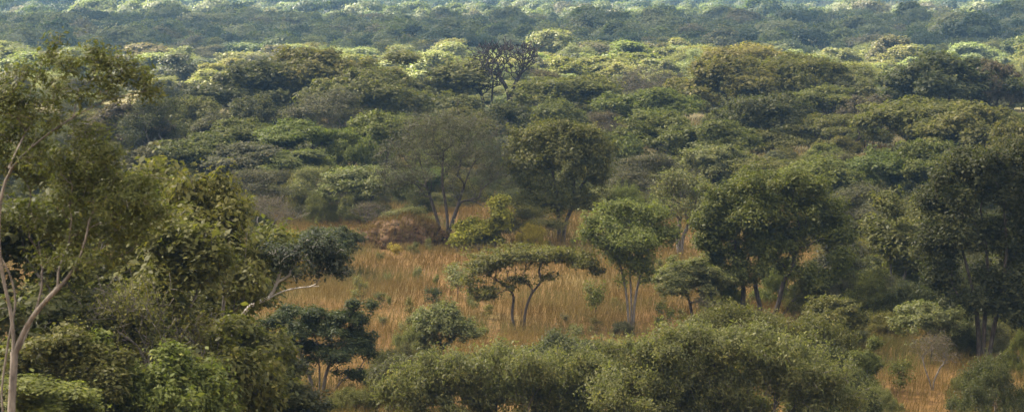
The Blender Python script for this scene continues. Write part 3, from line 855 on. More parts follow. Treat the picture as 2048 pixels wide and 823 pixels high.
# ------------------------------------------------------------------ the countable plants, one row each
# kind, name, x, top, width, foot row, colour, label
TREES = [
    # --- big dome of crowns beyond the clearing
    ('round', 'broadleaf_tree', 500, 122, 180, 268, 'dark', 'dark rounded tree forming the shoulder of the big dome of crowns'),
    ('round', 'broadleaf_tree', 640, 96, 215, 250, 'olive', 'highest olive crown of the big dome that overlooks the clearing'),
    ('round', 'broadleaf_tree', 575, 122, 120, 262, 'olive', 'olive tree between the shoulder and the summit of the dome'),
    ('round', 'broadleaf_tree', 732, 138, 200, 292, 'olive', 'big rounded olive tree next to the dome, with twiggy shaded side'),
    ('wispy', 'twiggy_tree', 660, 180, 150, 306, 'grey', 'grey twiggy tree in front of the big olive dome'),
    ('round', 'broadleaf_tree', 510, 190, 100, 300, 'dark', 'small dark tree tucked below the dome\'s shoulder'),
    # --- flat green crowns behind the clearing
    ('flat', 'flat_topped_tree', 482, 235, 118, 372, 'green', 'green flat-topped tree with clear lit rim, its twin crown close beside it'),
    ('flat', 'flat_topped_tree', 606, 238, 128, 385, 'bright', 'bright green flat-topped tree with a dark shaded trunk below the dome'),
    ('flat', 'flat_topped_tree', 572, 297, 120, 400, 'light', 'low pale green spreading tree under the two flat-topped crowns'),
    ('round', 'broadleaf_tree', 395, 268, 170, 382, 'green', 'rounded dark-bottomed green tree beside the flat-topped twins'),
    ('round', 'broadleaf_tree', 505, 285, 150, 398, 'grey', 'grey-green rounded tree standing below the flat-topped twins'),
    ('round', 'broadleaf_tree', 705, 262, 76, 385, 'bright', 'narrow fresh-green tree next to the bright flat-topped one'),
    ('round', 'broadleaf_tree', 770, 222, 110, 372, 'light', 'light green crown peeping out behind the vase-shaped tree'),
    ('round', 'broadleaf_tree', 735, 330, 125, 448, 'pale', 'sparse pale-leaved tree between the flat crowns and the vase-shaped tree'),
    ('wispy', 'slender_tree', 630, 332, 95, 432, 'sage', 'slim grey-green tree on thin dark stems at the clearing\'s back edge'),
    ('wispy', 'slender_tree', 668, 350, 70, 428, 'brown', 'brownish small tree on crooked stems at the back edge of the clearing'),
    ('round', 'broadleaf_tree', 250, 205, 150, 345, 'brown', 'dull brown-green tree seen behind the sprays of the pale-trunked tree'),
    ('wispy', 'twiggy_tree', 310, 190, 120, 350, 'dark', 'dark thin-leaved tree beyond the upper limb of the pale-trunked tree'),
    ('round', 'broadleaf_tree', 390, 195, 110, 318, 'olive', 'olive tree in the gap between the pale-trunked tree and the dome'),
    ('round', 'broadleaf_tree', 430, 222, 80, 330, 'grey', 'small greyish tree in front of the dome\'s shoulder'),
    ('round', 'broadleaf_tree', 345, 205, 90, 285, 'pale', 'pale sunlit-topped tree past the end of the long upper limb'),
    ('twiggy', 'bare_shrub', 530, 385, 110, 492, 'brown', 'dense leafless purple-grey shrub at the grass edge'),
    ('wispy', 'twiggy_tree', 515, 338, 150, 446, 'grey', 'low grey thin-leaved tree behind the leafless purple-grey shrub'),
    ('bush', 'shrub', 505, 395, 80, 480, 'mix', 'yellow-green topped shrub touching the leafless purple-grey shrub'),
    # --- centre
    ('upright', 'slender_tree', 868, 104, 150, 218, 'sage', 'airy light green tree beside the dead tree, sunlit canopy showing through'),
    ('round', 'broadleaf_tree', 905, 190, 110, 262, 'olive', 'rounded olive tree below the dead tree'),
    ('round', 'broadleaf_tree', 830, 185, 110, 262, 'green', 'green tree under the airy light tree'),
    ('round', 'broadleaf_tree', 1140, 150, 165, 258, 'green', 'broad green tree just past the dead tree'),
    ('wispy', 'twiggy_tree', 1095, 138, 90, 228, 'brown', 'brown thin crown rising between the dead tree and the broad green tree'),
    ('round', 'broadleaf_tree', 1015, 206, 105, 322, 'dark', 'compact very dark tree below the dead tree'),
    ('round', 'broadleaf_tree', 930, 215, 110, 330, 'olive', 'olive crown behind the top of the vase-shaped tree'),
    ('round', 'broadleaf_tree', 1110, 198, 110, 300, 'green', 'green crown in front of the broad green tree'),
    ('wispy', 'twiggy_tree', 1205, 222, 75, 310, 'brown', 'small brown-tinged bushy tree between two green crowns'),
    ('twiggy', 'bare_tree', 1275, 130, 140, 226, 'brown', 'nearly leafless grey-brown tree on the fringe of the sunlit canopy'),
    ('twiggy', 'bare_tree', 1335, 128, 100, 222, 'grey', 'bare grey tree beside the big tree with the golden top'),
    ('round', 'broadleaf_tree', 1290, 176, 170, 290, 'bright', 'light green spreading tree under the leafless grey-brown tree'),
    ('round', 'broadleaf_tree', 1215, 262, 120, 372, 'green', 'green tree behind the slender pale brown trunk'),
    ('round', 'broadleaf_tree', 1320, 226, 140, 352, 'green', 'full green tree in the middle wood below the white snag'),
    ('round', 'broadleaf_tree', 1420, 240, 150, 362, 'green', 'deep-crowned green tree beneath the golden-topped tree'),
    ('wispy', 'twiggy_tree', 1300, 305, 130, 425, 'grey', 'dull grey thin tree before the full green middle-wood tree'),
    ('round', 'broadleaf_tree', 1430, 290, 110, 410, 'sage', 'soft grey-green tree above the clearing\'s far corner'),
    ('bush', 'shrub', 1255, 372, 90, 470, 'light', 'light green bush peeping over the upright light tree'),
    ('wispy', 'twiggy_tree', 1200, 372, 90, 470, 'sage', 'thin grey bush between the broad olive tree and the upright tree'),
    ('bush', 'shrub', 1062, 446, 60, 505, 'yellow', 'small yellow-topped shrub next to the two yellow mounds'),
    ('wispy', 'twiggy_tree', 1060, 410, 100, 496, 'olive', 'grey-olive thicket behind the small yellow-topped shrub'),
    ('wispy', 'twiggy_tree', 812, 412, 95, 488, 'sage', 'thin grey-green shrub growing behind the red earth mound'),
    ('twiggy', 'bare_shrub', 745, 400, 70, 462, 'brown', 'sparse dry shrub behind the end of the red earth mound'),
    # --- right
    ('round', 'broadleaf_tree', 1455, 113, 165, 258, 'olive', 'big leafy olive tree with ragged crown in front of the golden crown'),
    ('round', 'broadleaf_tree', 1484, 88, 125, 212, 'gold', 'golden-leaved crown rising out of the middle wood'),
    ('round', 'broadleaf_tree', 1585, 108, 140, 232, 'mix', 'yellow-brown tree beyond the golden crown'),
    ('round', 'broadleaf_tree', 1690, 128, 130, 226, 'sage', 'grey-green tree on the canopy\'s fringe between golden crown and dark dome'),
    ('round', 'broadleaf_tree', 1640, 160, 110, 250, 'grey', 'grey low tree behind the yellow-green crown'),
    ('round', 'broadleaf_tree', 1890, 107, 190, 268, 'dark', 'huge dark domed tree standing over the middle wood'),
    ('round', 'broadleaf_tree', 1990, 122, 110, 262, 'brown', 'brown-green tree against the huge dark dome'),
    ('round', 'broadleaf_tree', 1800, 160, 60, 262, 'pale', 'small pale tree at the foot of the huge dark dome'),
    ('round', 'broadleaf_tree', 1535, 186, 130, 330, 'dark', 'dark tree standing before the layered flat-topped tree'),
    ('flat', 'flat_topped_tree', 1660, 172, 130, 292, 'light', 'yellow-green flat-crowned tree just above the layered flat-topped tree'),
    ('round', 'broadleaf_tree', 1735, 190, 90, 300, 'brown', 'brownish tree behind the layered flat-topped tree'),
    ('round', 'broadleaf_tree', 1830, 197, 170, 352, 'mix', 'broad yellow-olive tree below the huge dark dome'),
    ('round', 'broadleaf_tree', 1960, 206, 170, 368, 'olive', 'wide olive tree below the brown-green one'),
    ('round', 'broadleaf_tree', 1760, 300, 150, 425, 'light', 'leafy light green tree under the layered flat-topped tree'),
    ('round', 'broadleaf_tree', 1640, 312, 150, 432, 'light', 'light green tree rising behind the large rounded tree'),
    ('round', 'broadleaf_tree', 1545, 315, 110, 420, 'olive', 'olive tree whose top shows over the large rounded tree'),
    ('wispy', 'twiggy_tree', 1720, 365, 130, 490, 'grey', 'dim grey tree between the large rounded tree and the tallest tree'),
    ('round', 'broadleaf_tree', 1860, 280, 130, 430, 'green', 'green crown behind the tallest dark tree'),
    ('round', 'broadleaf_tree', 2035, 245, 120, 410, 'olive', 'olive tree behind the top of the tallest dark tree'),
    ('upright', 'upright_tree', 1790, 385, 140, 625, 'olive', 'upright olive tree with grey stems between the large rounded and tallest trees'),
    ('round', 'slender_tree', 1385, 512, 135, 650, 'sage', 'small grey-leaved tree with dark stems between upright and rounded trees'),
    ('bush', 'shrub', 1745, 540, 125, 655, 'green', 'rounded green bush under the crown of the large rounded tree'),
    ('round', 'small_tree', 1865, 600, 110, 735, 'sage', 'small grey-green tree in front of the tallest tree\'s trunk'),
    ('twiggy', 'bare_shrub', 1868, 660, 90, 785, 'brown', 'leafless twiggy shrub in grass below the small grey-green tree'),
    ('upright', 'small_tree', 1738, 672, 70, 800, 'green', 'thin upright young tree in grass beside the big grey-green thicket'),
    ('sapling', 'sapling', 1800, 715, 50, 790, 'green', 'short leafy sapling in the grass before the leafless twiggy shrub'),
    ('round', 'small_tree', 1670, 590, 110, 720, 'olive', 'low olive tree behind the big grey-green thicket'),
    ('twiggy', 'bare_shrub', 1410, 590, 60, 660, 'brown', 'dry stemmy shrub in red grass by the upright tree'),
    # --- bottom thickets
    ('bush', 'thicket', 1990, 712, 170, 850, 'dark', 'rounded dark bush in the frame\'s bottom corner below the tallest tree'),
    ('bush', 'thicket', 2045, 660, 70, 760, 'green', 'green bush half behind the tallest tree\'s trunk'),
    ('round', 'small_tree', 880, 602, 115, 742, 'sage', 'leaning small tree with grey-green leaf clumps before the dry grass'),
    ('bush', 'shrub', 825, 660, 80, 745, 'sage', 'round sage shrub leaning on the small clumped tree'),
    ('sapling', 'sapling', 868, 570, 34, 620, 'deep', 'lone dark sapling bent over in the open grass'),
    ('sapling', 'sapling', 915, 528, 60, 600, 'sage', 'thin grey-green sapling next to the umbrella-shaped tree\'s low branch'),
    ('sapling', 'sapling', 715, 660, 40, 690, 'dark', 'pair of leafy shoots standing beside the dense dark small tree'),
    ('sapling', 'sapling', 1130, 625, 22, 650, 'grey', 'tiny grey plant in the grass between umbrella-shaped and upright trees'),
    ('sapling', 'sapling', 1190, 560, 44, 640, 'light', 'thin light green sapling close to the upright light tree'),
    ('sapling', 'sapling', 1330, 600, 40, 670, 'light', 'straggly young plant under the upright light tree'),
    ('bush', 'shrub', 1245, 640, 44, 678, 'grey', 'small grey bush hugging the foot of the upright light tree'),
    ('bush', 'shrub', 800, 690, 90, 790, 'grey', 'dim shrub between the dense dark tree and the wide low thicket'),
    ('sapling', 'sapling', 720, 548, 30, 610, 'sage', 'wispy sapling in grass below the whitish limbs'),
    ('sapling', 'sapling', 790, 485, 26, 520, 'yellow', 'yellowish tuft of leaves in front of the earth mound'),
    ('sapling', 'sapling', 965, 650, 26, 690, 'light', 'little pale green plant in open grass before the forked trunk'),
    ('bush', 'shrub', 1450, 560, 90, 632, 'mix', 'yellowish green bush between the crooked stems of the large rounded tree'),
    ('bush', 'shrub', 1570, 520, 120, 612, 'light', 'yellow-green bush seen behind the crooked stems of the large rounded tree'),
    ('bush', 'shrub', 1640, 545, 120, 640, 'olive', 'olive bush beneath the shaded side of the large rounded tree'),
    ('upright', 'upright_tree', 1680, 430, 120, 590, 'grey', 'grey-green upright tree pressed against the shaded flank of the large rounded tree'),
    ('bush', 'shrub', 1820, 560, 130, 660, 'dark', 'dark bush between the upright olive tree and the tallest tree'),
    ('bush', 'shrub', 1920, 640, 90, 720, 'dark', 'dark bush around the forked foot of the tallest tree'),
    ('upright', 'upright_tree', 2060, 430, 150, 690, 'dark', 'dark upright tree crowding the tallest tree'),
    ('round', 'broadleaf_tree', 1850, 400, 120, 560, 'olive', 'olive tree filling the space behind the tallest dark tree\'s lower crown'),
    ('round', 'small_tree', 655, 452, 100, 560, 'dark', 'small dark-leaved tree leaning over the orange grass above the whitish limbs'),
    ('bush', 'shrub', 590, 462, 80, 540, 'yellow', 'yellowing low shrub at the clearing edge before the leafless purple-grey shrub'),
    ('bush', 'shrub', 560, 500, 80, 570, 'olive', 'olive shrub at the clearing edge under the yellowing low shrub'),
    ('bush', 'shrub', 770, 700, 80, 790, 'dark', 'dark shrub just past the layered crown of the dense dark small tree'),
    # --- left slope
    ('tall', 'broadleaf_tree', 260, 330, 300, (92, None), 'olive', 'olive crown behind the leafy sprays halfway up the pale-trunked tree'),
    ('tall', 'broadleaf_tree', 370, 385, 240, (90, None), 'green', 'green tree standing behind the full yellow-green one'),
    ('tall', 'broadleaf_tree', 200, 430, 320, (72, None), 'mix', 'yellowish tree in the mass behind the forking pale limb'),
    ('tall', 'thicket', 440, 560, 220, (80, None), 'olive', 'olive bushes around the base of the whitish-limbed leaning tree'),
    ('tall', 'thicket', 220, 600, 240, (68, None), 'olive', 'dull olive bush behind the bright lime shrub'),
    ('tall', 'thicket', 90, 740, 220, (56, None), 'lime', 'lime tinged undergrowth at the very foot of the pale trunk'),
    ('tall', 'broadleaf_tree', 430, 352, 260, (76, None), 'mix', 'full yellow-green tree whose crown hides the clearing\'s near edge'),
    ('tall', 'broadleaf_tree', 335, 440, 300, (68, None), 'olive', 'olive tree in the mass behind the pale forking limbs'),
    ('tall', 'broadleaf_tree', 475, 460, 230, (84, None), 'green', 'dark-hearted green tree beside the long whitish limbs'),
    ('twiggy', 'twiggy_tree', 230, 540, 230, (62, None), 'olive', 'tangle of dry brown twigs behind the forking pale limb'),
    ('tall', 'thicket', 150, 650, 240, (60, None), 'olive', 'olive undergrowth around the foot of the pale-trunked tree'),
    ('twiggy', 'bare_tree', 370, 590, 190, (70, None), 'brown', 'bare grey branches tangled above the bright lime shrub'),
    ('tall', 'thicket', 500, 650, 200, (86, None), 'dark', 'dark undergrowth between the lime shrub and the dense dark small tree'),
    ('bush', 'shrub', 700, 775, 110, 850, 'olive', 'low olive shrub in front of the dense dark small tree\'s stems'),
    ('bush', 'shrub', 560, 745, 110, 830, 'mix', 'yellowish low shrub on the far side of the lime green one'),
    ('bush', 'shrub', 1760, 770, 90, 850, 'sage', 'small sage bush in grass against the dark flank bush'),
    ('bush', 'shrub', 1930, 745, 70, 800, 'olive', 'small olive bush in grass at the foot of the rounded dark corner bush'),
    ('sapling', 'sapling', 590, 745, 50, (98, None), 'mix', 'yellow-green young shoots at the foot of the dense dark small tree'),
    ('tall', 'broadleaf_tree', 100, 380, 380, (64, None), 'dark', 'dark tree filling the slope directly behind the pale trunk'),
]


def place_row(kind, name, x, top, width, foot, color, label, group=None, cat=None):
    lst = PROTO[kind]
    i = int(RNG.integers(len(lst)))
    tm, cm, pw, ph = lst[i]
    D = foot[0] if isinstance(foot, tuple) else dist_of(foot)
    if color != 'gold':
        D = min(D, 300 + (D - 300) * .25) if D > 300 else D
    p = at(x, top, D)
    g = gz(p[0], D)
    h = p[2] - g
    w = width / scale_at(D)
    if cat is None:
        cat = 'shrub' if any(q in name for q in ('shrub', 'thicket', 'sapling')) else 'tree'
    k = w / pw * (1.13 if kind in ('round', 'flat', 'wispy') else 1.0)
    return plant(name, (tm, cm), (p[0], D, g - .06), label, cat, color, group, rz=RNG.uniform(0, 6.28), sc=(k, k, h / ph), jit=.05)


for r in TREES:
    place_row(*r)

# white snag beyond the middle wood
f_, l_, s_ = px_frame(1320, 262)
hero('dead_tree', 'snag', 'bone-white bare snag with one forked top above the light green spreading tree', f_, l_, s_,
     [[(1320, 262), (1321, 235), (1320, 205), (1325, 190)]], [(1312, 180, 5, 6), (1336, 176, 6, 5)], 5, .22, 0, .1, .1, (.1, .1, .1), 77, 'white', 'grey',
     bare=.6, min_r=.06, seg=.5)


# ------------------------------------------------------------------ the lit canopy belt and the gaps: countable trees without a label of their own
def belts():
    rng = np.random.default_rng(19)
    fillers = [('olive', 'olive tree filling gaps in the shaded middle wood'), ('dark', 'dark tree filling gaps in the shaded middle wood'),
               ('grey', 'grey thin tree filling gaps in the shaded middle wood'), ('light', 'light green tree filling gaps in the shaded middle wood')]
    used = []
    n = 0
    for _ in range(4000):
        D = math.sqrt(rng.uniform(208 ** 2, 330 ** 2))
        x = rng.uniform(-.268, .268) * D
        open_view = D > 270 and 900 < 1024 + x / D * FPX < 1090        # the dead tree stands free here
        if any((x - a) ** 2 + (D - b) ** 2 < 5.0 ** 2 for a, b in used):
            continue
        used.append((x, D))
        c, lab = fillers[int(rng.integers(4))]
        kind = ('round', 'round', 'wispy', 'round')[int(rng.integers(4))]
        tm, cm, pw, ph = PROTO[kind][int(rng.integers(len(PROTO[kind])))]
        h = rng.uniform(2.0, 2.8) if open_view else (rng.uniform(3.0, 4.8) if D < 255 else rng.uniform(3.0, 4.4))
        w = h * rng.uniform(.85, 1.15)
        plant('wood_tree', (tm, cm), (x, D, gz(x, D) - .1), lab, 'tree', c, lab.replace('tree', 'trees'), rng.uniform(0, 6.28), (w / pw, w / pw, h / ph), jit=.08)
        n += 1
        if n >= 185:
            break
    # low bushes under the trees at the clearing's back and along its wooded side
    under = [('olive', 'olive bush of the undergrowth beneath the trees round the clearing'), ('grey', 'grey bush of the undergrowth beneath the trees round the clearing'),
             ('dark', 'dark bush of the undergrowth beneath the trees round the clearing')]
    used = []; n = 0
    for _ in range(6000):
        D = math.sqrt(rng.uniform(118 ** 2, 235 ** 2))
        x = rng.uniform(-.268, .268) * D
        px = 1024 + x / D * FPX
        py = HORIZON + FPX * CAM_H / D
        if (px < 1640 and py > 436 + 22 * math.sin(px * .011)) or (1690 < px < 1960 and py > 690):
            continue
        if any((x - a) ** 2 + (D - b) ** 2 < 2.6 ** 2 for a, b in used):
            continue
        used.append((x, D))
        c, lab = under[int(rng.integers(3))]
        tm, cm, pw, ph = PROTO['bush'][int(rng.integers(len(PROTO['bush'])))]
        h = rng.uniform(1.4, 3.0); w = rng.uniform(2.4, 4.4)
        plant('undergrowth_bush', (tm, cm), (x, D, gz(x, D) - .1), lab, 'shrub', c, lab.replace(' bush', ' bushes'), rng.uniform(0, 6.28), (w / pw, w / pw, h / ph), jit=.08)
        n += 1
        if n >= 285:
            break
    n = 0
    for _ in range(3000):
        D = rng.uniform(118, 176); px = rng.uniform(690, 1420)
        py = HORIZON + FPX * CAM_H / D
        if not (500 < py < 700) or abs(px - 1045) < 40:
            continue
        x = (px - 1024) / FPX * D
        tm, cm, pw, ph = PROTO['sapling'][int(rng.integers(3))]
        h = rng.uniform(.7, 1.35); w = rng.uniform(.35, .8)
        plant('grassland_shoot', (tm, cm), (x, D, gz(x, D) - .04), 'small green shoot poking out of the tall dry grass of the clearing', 'plant',
              ('olive', 'sage', 'green')[n % 3], 'small green shoots in the tall grass', rng.uniform(0, 6.28), (w / pw, w / pw, h / ph), jit=.1)
        n += 1
        if n >= 46:
            break
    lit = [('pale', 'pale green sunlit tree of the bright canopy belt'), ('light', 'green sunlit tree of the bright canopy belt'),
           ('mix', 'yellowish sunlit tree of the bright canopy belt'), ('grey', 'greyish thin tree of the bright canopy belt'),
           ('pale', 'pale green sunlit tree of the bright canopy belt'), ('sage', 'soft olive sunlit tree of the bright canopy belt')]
    used = []; n = 0
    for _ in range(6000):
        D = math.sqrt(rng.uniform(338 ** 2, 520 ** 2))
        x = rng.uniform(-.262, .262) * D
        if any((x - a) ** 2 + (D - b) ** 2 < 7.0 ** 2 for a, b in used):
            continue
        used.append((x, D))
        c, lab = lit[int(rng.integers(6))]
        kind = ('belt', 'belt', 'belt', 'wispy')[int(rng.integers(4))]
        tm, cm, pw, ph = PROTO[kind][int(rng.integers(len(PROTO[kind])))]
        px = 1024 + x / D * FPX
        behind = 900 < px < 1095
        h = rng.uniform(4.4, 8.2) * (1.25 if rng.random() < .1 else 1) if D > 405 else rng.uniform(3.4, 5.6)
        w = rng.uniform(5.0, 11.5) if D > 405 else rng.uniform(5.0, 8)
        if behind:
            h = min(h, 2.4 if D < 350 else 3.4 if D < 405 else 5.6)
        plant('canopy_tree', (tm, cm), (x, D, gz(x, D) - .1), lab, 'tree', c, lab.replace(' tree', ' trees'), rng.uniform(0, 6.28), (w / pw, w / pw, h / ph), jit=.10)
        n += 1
        if n >= 322:
            break


belts()


# ------------------------------------------------------------------ far wood: one mass of crowns to the horizon
def far_wood():
    rng = np.random.default_rng(29)
    pts = []
    sc = []
    for d0, d1, cell, s0, s1 in ((510, 900, 8.2, .65, 1.45), (900, 1700, 10.0, .75, 1.75), (1700, 3400, 15, 1.0, 2.2)):
        ys = np.arange(d0, d1, cell)
        for y in ys:
            half = y * .30
            xs = np.arange(-half, half, cell)
            x = xs + rng.uniform(-.5, .5, len(xs)) * cell
            yy = y + rng.uniform(-.5, .5, len(xs)) * cell
            keep = rng.random(len(xs)) < .90
            pts.append(np.stack([x, yy, ground_z(x, yy) - .2], 1)[keep])
            sc.append(rng.uniform(s0, s1, keep.sum()) * np.where(rng.random(keep.sum()) < .08, 1.4, 1))
    # the side wings of the belt, seen only from beside the lookout
    pts = np.concatenate(pts); sc = np.concatenate(sc)
    me = bpy.data.meshes.new('far_wood')
    me.vertices.add(len(pts))
    me.vertices.foreach_set('co', pts.astype(np.float32).ravel())
    a = me.attributes.new('tree_scale', 'FLOAT', 'POINT'); a.data.foreach_set('value', sc.astype(np.float32))
    a = me.attributes.new('tree_turn', 'FLOAT', 'POINT'); a.data.foreach_set('value', rng.uniform(0, 6.28, len(pts)).astype(np.float32))
    a = me.attributes.new('tree_kind', 'INT', 'POINT'); a.data.foreach_set('value', rng.integers(0, len(FARM), len(pts)).astype(np.int32))
    o = put('far_wood', me)
    tag(o, 'unbroken hazy woodland of rounded crowns stretching to the horizon', 'woodland', None, 'stuff')
    ng = bpy.data.node_groups.new('far_wood', 'GeometryNodeTree')
    ng.interface.new_socket('Geometry', in_out='INPUT', socket_type='NodeSocketGeometry')
    ng.interface.new_socket('Geometry', in_out='OUTPUT', socket_type='NodeSocketGeometry')
    nd = ng.nodes; lk = ng.links
    gi = nd.new('NodeGroupInput'); go = nd.new('NodeGroupOutput')
    inst = nd.new('GeometryNodeInstanceOnPoints')
    g2i = nd.new('GeometryNodeGeometryToInstance')
    for k, m in enumerate(FARM):
        src = bpy.data.objects.new('far_wood_tree', m)      # source of the copies, not linked to the scene
        src.use_fake_user = False
        oi = nd.new('GeometryNodeObjectInfo')
        oi.transform_space = 'ORIGINAL'
        oi.inputs['Object'].default_value = src
        lk.new(oi.outputs['Geometry'], g2i.inputs[0])
    lk.new(gi.outputs[0], inst.inputs['Points'])
    lk.new(g2i.outputs[0], inst.inputs['Instance'])
    inst.inputs['Pick Instance'].default_value = True

    def attr(name, typ):
        n = nd.new('GeometryNodeInputNamedAttribute'); n.data_type = typ
        n.inputs[0].default_value = name
        return n.outputs[0]
    lk.new(attr('tree_kind', 'INT'), inst.inputs['Instance Index'])
    lk.new(attr('tree_scale', 'FLOAT'), inst.inputs['Scale'])
    cx = nd.new('ShaderNodeCombineXYZ'); lk.new(attr('tree_turn', 'FLOAT'), cx.inputs[2])
    lk.new(cx.outputs[0], inst.inputs['Rotation'])
    lk.new(inst.outputs[0], go.inputs[0])
    md = o.modifiers.new('far_wood', 'NODES'); md.node_group = ng
    print('far wood', len(pts))


far_wood()

# ------------------------------------------------------------------ light, clouds, haze
SUN_AZ, SUN_EL = R(-68), R(46)
TO_SUN = np.array((math.sin(SUN_AZ) * math.cos(SUN_EL), math.cos(SUN_AZ) * math.cos(SUN_EL), math.sin(SUN_EL)))


def cloud_material(name, density, grey=.9):
    m, nt = new_mat(name)
    out = N(nt, 'ShaderNodeOutputMaterial')
    tp = N(nt, 'ShaderNodeBsdfTransparent'); tl = N(nt, 'ShaderNodeBsdfTranslucent'); df = N(nt, 'ShaderNodeBsdfDiffuse')
    tl.inputs[0].default_value = (grey, grey, grey, 1); df.inputs[0].default_value = (grey, grey, grey, 1)
    ad = N(nt, 'ShaderNodeMixShader'); ad.inputs[0].default_value = .6
    L(nt, df.outputs[0], ad.inputs[1]); L(nt, tl.outputs[0], ad.inputs[2])
    mx = N(nt, 'ShaderNodeMixShader'); mx.inputs[0].default_value = density
    L(nt, tp.outputs[0], mx.inputs[1]); L(nt, ad.outputs[0], mx.inputs[2])
    L(nt, mx.outputs[0], out.inputs['Surface'])
    return m


def clouds():
    thin, thick = cloud_material('thin_cloud', .52, .76), cloud_material('thick_cloud', .80, .6)
    base = 1100.0
    # what each cloud shades on the ground: outline as (y front, y back) over x
    # the sheet: cross-sections along x, its far edge ragged over the bright belt
    xs = np.concatenate([-np.geomspace(170, 3600, 22)[::-1], np.linspace(-160, 160, 65), np.geomspace(170, 3600, 22)])
    nv = 28
    t = np.linspace(0, 2 * np.pi, nv, endpoint=False)
    rows = []
    for xq in xs:
        e = math.sqrt(max(0.0, 1 - (xq / 3600) ** 2))
        front = 352 * e + 16 * math.sin(xq * .035 + .6) + 10 * math.sin(xq * .083) + 22 * math.sin(xq * .009 + 2)
        back = -3600 * e - 10
        mid, half = (front + back) / 2, (front - back) / 2
        cy_ = mid + half * np.sign(np.cos(t)) * np.abs(np.cos(t)) ** .6
        cz = np.where(np.sin(t) > 0, 60 * e * np.abs(np.sin(t)) ** .6 * (1 + .2 * math.sin(xq * .02)), -10 * e * np.abs(np.sin(t)) ** .6)
        rows.append(np.stack([np.full(nv, xq), cy_, cz], 1))
    V = np.concatenate(rows)
    q = []
    for j in range(len(xs) - 1):
        for k in range(nv):
            k2 = (k + 1) % nv
            q += [j * nv + k, j * nv + k2, (j + 1) * nv + k2, (j + 1) * nv + k]
    o = put('cloud', mesh_from('cloud', V, (np.array(q), 4), [thin], smooth=True))
    o.location = TO_SUN * (base / TO_SUN[2])
    tag(o, 'wide cloud sheet whose shade lies over the clearing and middle wood', 'cloud', None, 'structure')
    specs = [('long cloud whose shade darkens the wood beyond the bright belt', 0, 690, 470, 185, .5),
             ('small unseen cloud shading the distant plain', -170, 1150, 230, 90, 1.1), ('ragged unseen cloud shading the distant plain', 210, 1250, 230, 120, 2.2)]  # last two added out of view to dim the bright far wood
    for ci, (lab, gx, gy, rx, ry, ph) in enumerate(specs):
        nu, nv = 200, 19
        u = np.linspace(0, 2 * np.pi, nu, endpoint=False)
        v = np.linspace(-math.pi / 2, math.pi / 2, nv)
        U, Vv = np.meshgrid(u, v)
        rad = 1 + .06 * np.sin(3 * U + ph) + .05 * np.sin(9 * U + 2 * ph) + .055 * np.sin(23 * U + ph) + .04 * np.sin(41 * U) + .02 * np.sin(67 * U)
        puff = 1 + .25 * np.sin(6 * U + ph) * np.sin(5 * Vv) + .15 * np.sin(13 * U)
        X = np.cos(U) * np.cos(Vv) * rad * rx; Y = np.sin(U) * np.cos(Vv) * rad * ry
        Z = np.where(Vv > 0, np.sin(Vv) * 70 * puff, np.sin(Vv) * 14)
        V = np.stack([X, Y, Z], -1).reshape(-1, 3)
        q = []
        for j in range(nv - 1):
            for i in range(nu):
                k = (i + 1) % nu
                q += [j * nu + i, j * nu + k, (j + 1) * nu + k, (j + 1) * nu + i]
        o = put('cloud', mesh_from('cloud', V, (np.array(q), 4), [thick], smooth=True))
        c = np.array((gx, gy, 6.0)) + TO_SUN * (base / TO_SUN[2])
        o.location = c
        tag(o, lab, 'cloud', None, 'structure')


clouds()


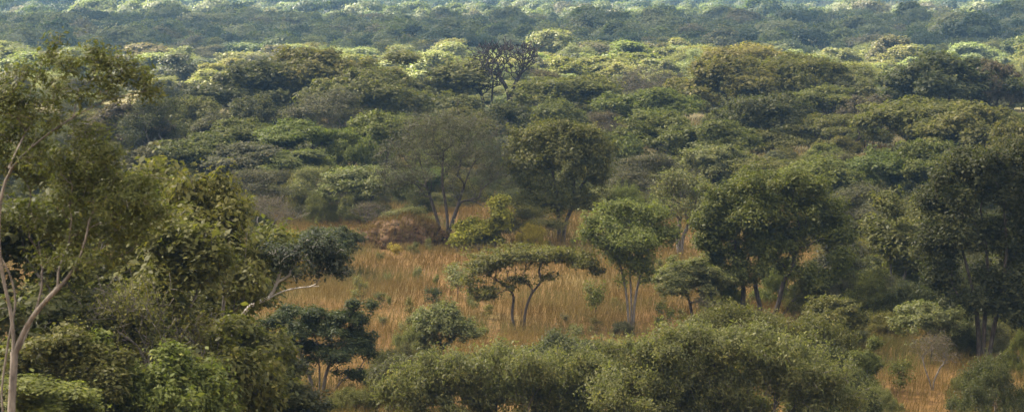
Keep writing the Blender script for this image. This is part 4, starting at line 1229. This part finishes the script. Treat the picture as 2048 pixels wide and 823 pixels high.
def haze():
    m, nt = new_mat('haze')
    out = N(nt, 'ShaderNodeOutputMaterial')
    pv = N(nt, 'ShaderNodeVolumePrincipled')
    pv.inputs['Color'].default_value = (.36, .65, 1.0, 1)
    pv.inputs['Density'].default_value = .00017
    pv.inputs['Anisotropy'].default_value = .1
    L(nt, pv.outputs[0], out.inputs['Volume'])
    x, y0, y1, z0, z1 = 6900.0, -400.0, 9300.0, -4.0, 30.0
    V = np.array([(-x, y0, z0), (x, y0, z0), (x, y1, z0), (-x, y1, z0), (-x, y0, z1), (x, y0, z1), (x, y1, z1), (-x, y1, z1)])
    F = np.array([0, 3, 2, 1, 4, 5, 6, 7, 0, 1, 5, 4, 1, 2, 6, 5, 2, 3, 7, 6, 3, 0, 4, 7])
    o = put('haze', mesh_from('haze', V, (F, 4), [m]))
    tag(o, 'thin bluish haze lying over the whole plain', 'haze', None, 'stuff')


haze()

w = bpy.data.worlds.new('World'); SC.world = w; w.use_nodes = True
nt = w.node_tree
sk = nt.nodes.new('ShaderNodeTexSky'); sk.sky_type = 'NISHITA'; sk.sun_disc = False
sk.air_density = .7; sk.dust_density = 6.0; sk.ozone_density = .4
sk.sun_elevation = SUN_EL; sk.sun_rotation = SUN_AZ
nt.links.new(sk.outputs[0], nt.nodes['Background'].inputs[0])
nt.nodes['Background'].inputs[1].default_value = .05

sl = bpy.data.lights.new('sun', 'SUN'); sl.energy = 5.0; sl.angle = R(.5); sl.color = (1, .91, .76)
so = bpy.data.objects.new('sun', sl); COL.objects.link(so)
from mathutils import Vector
so.rotation_euler = Vector(TO_SUN).to_track_quat('Z', 'Y').to_euler()

cd = bpy.data.cameras.new('camera'); co = bpy.data.objects.new('camera', cd); COL.objects.link(co)
co.location = (0, 0, CAM_H); co.rotation_euler = (math.pi / 2 - PITCH, 0, 0)
cd.sensor_fit = 'HORIZONTAL'; cd.sensor_width = 36; cd.lens = 36 * FPX / 2048
cd.clip_start = .5; cd.clip_end = 20000
cd.dof.use_dof = True; cd.dof.focus_distance = 150; cd.dof.aperture_fstop = 2.4
SC.camera = co

SC.view_settings.view_transform = 'Standard'; SC.view_settings.look = 'None'
SC.view_settings.exposure = 2.78; SC.view_settings.gamma = 1; SC.view_settings.use_curve_mapping = False
SC.render.engine = 'CYCLES'
cy = SC.cycles
cy.max_bounces = 6; cy.diffuse_bounces = 2; cy.glossy_bounces = 1; cy.transmission_bounces = 2; cy.transparent_max_bounces = 8; cy.volume_bounces = 0
cy.use_denoising = True; cy.denoising_prefilter = 'NONE'; cy.caustics_reflective = False; cy.caustics_refractive = False
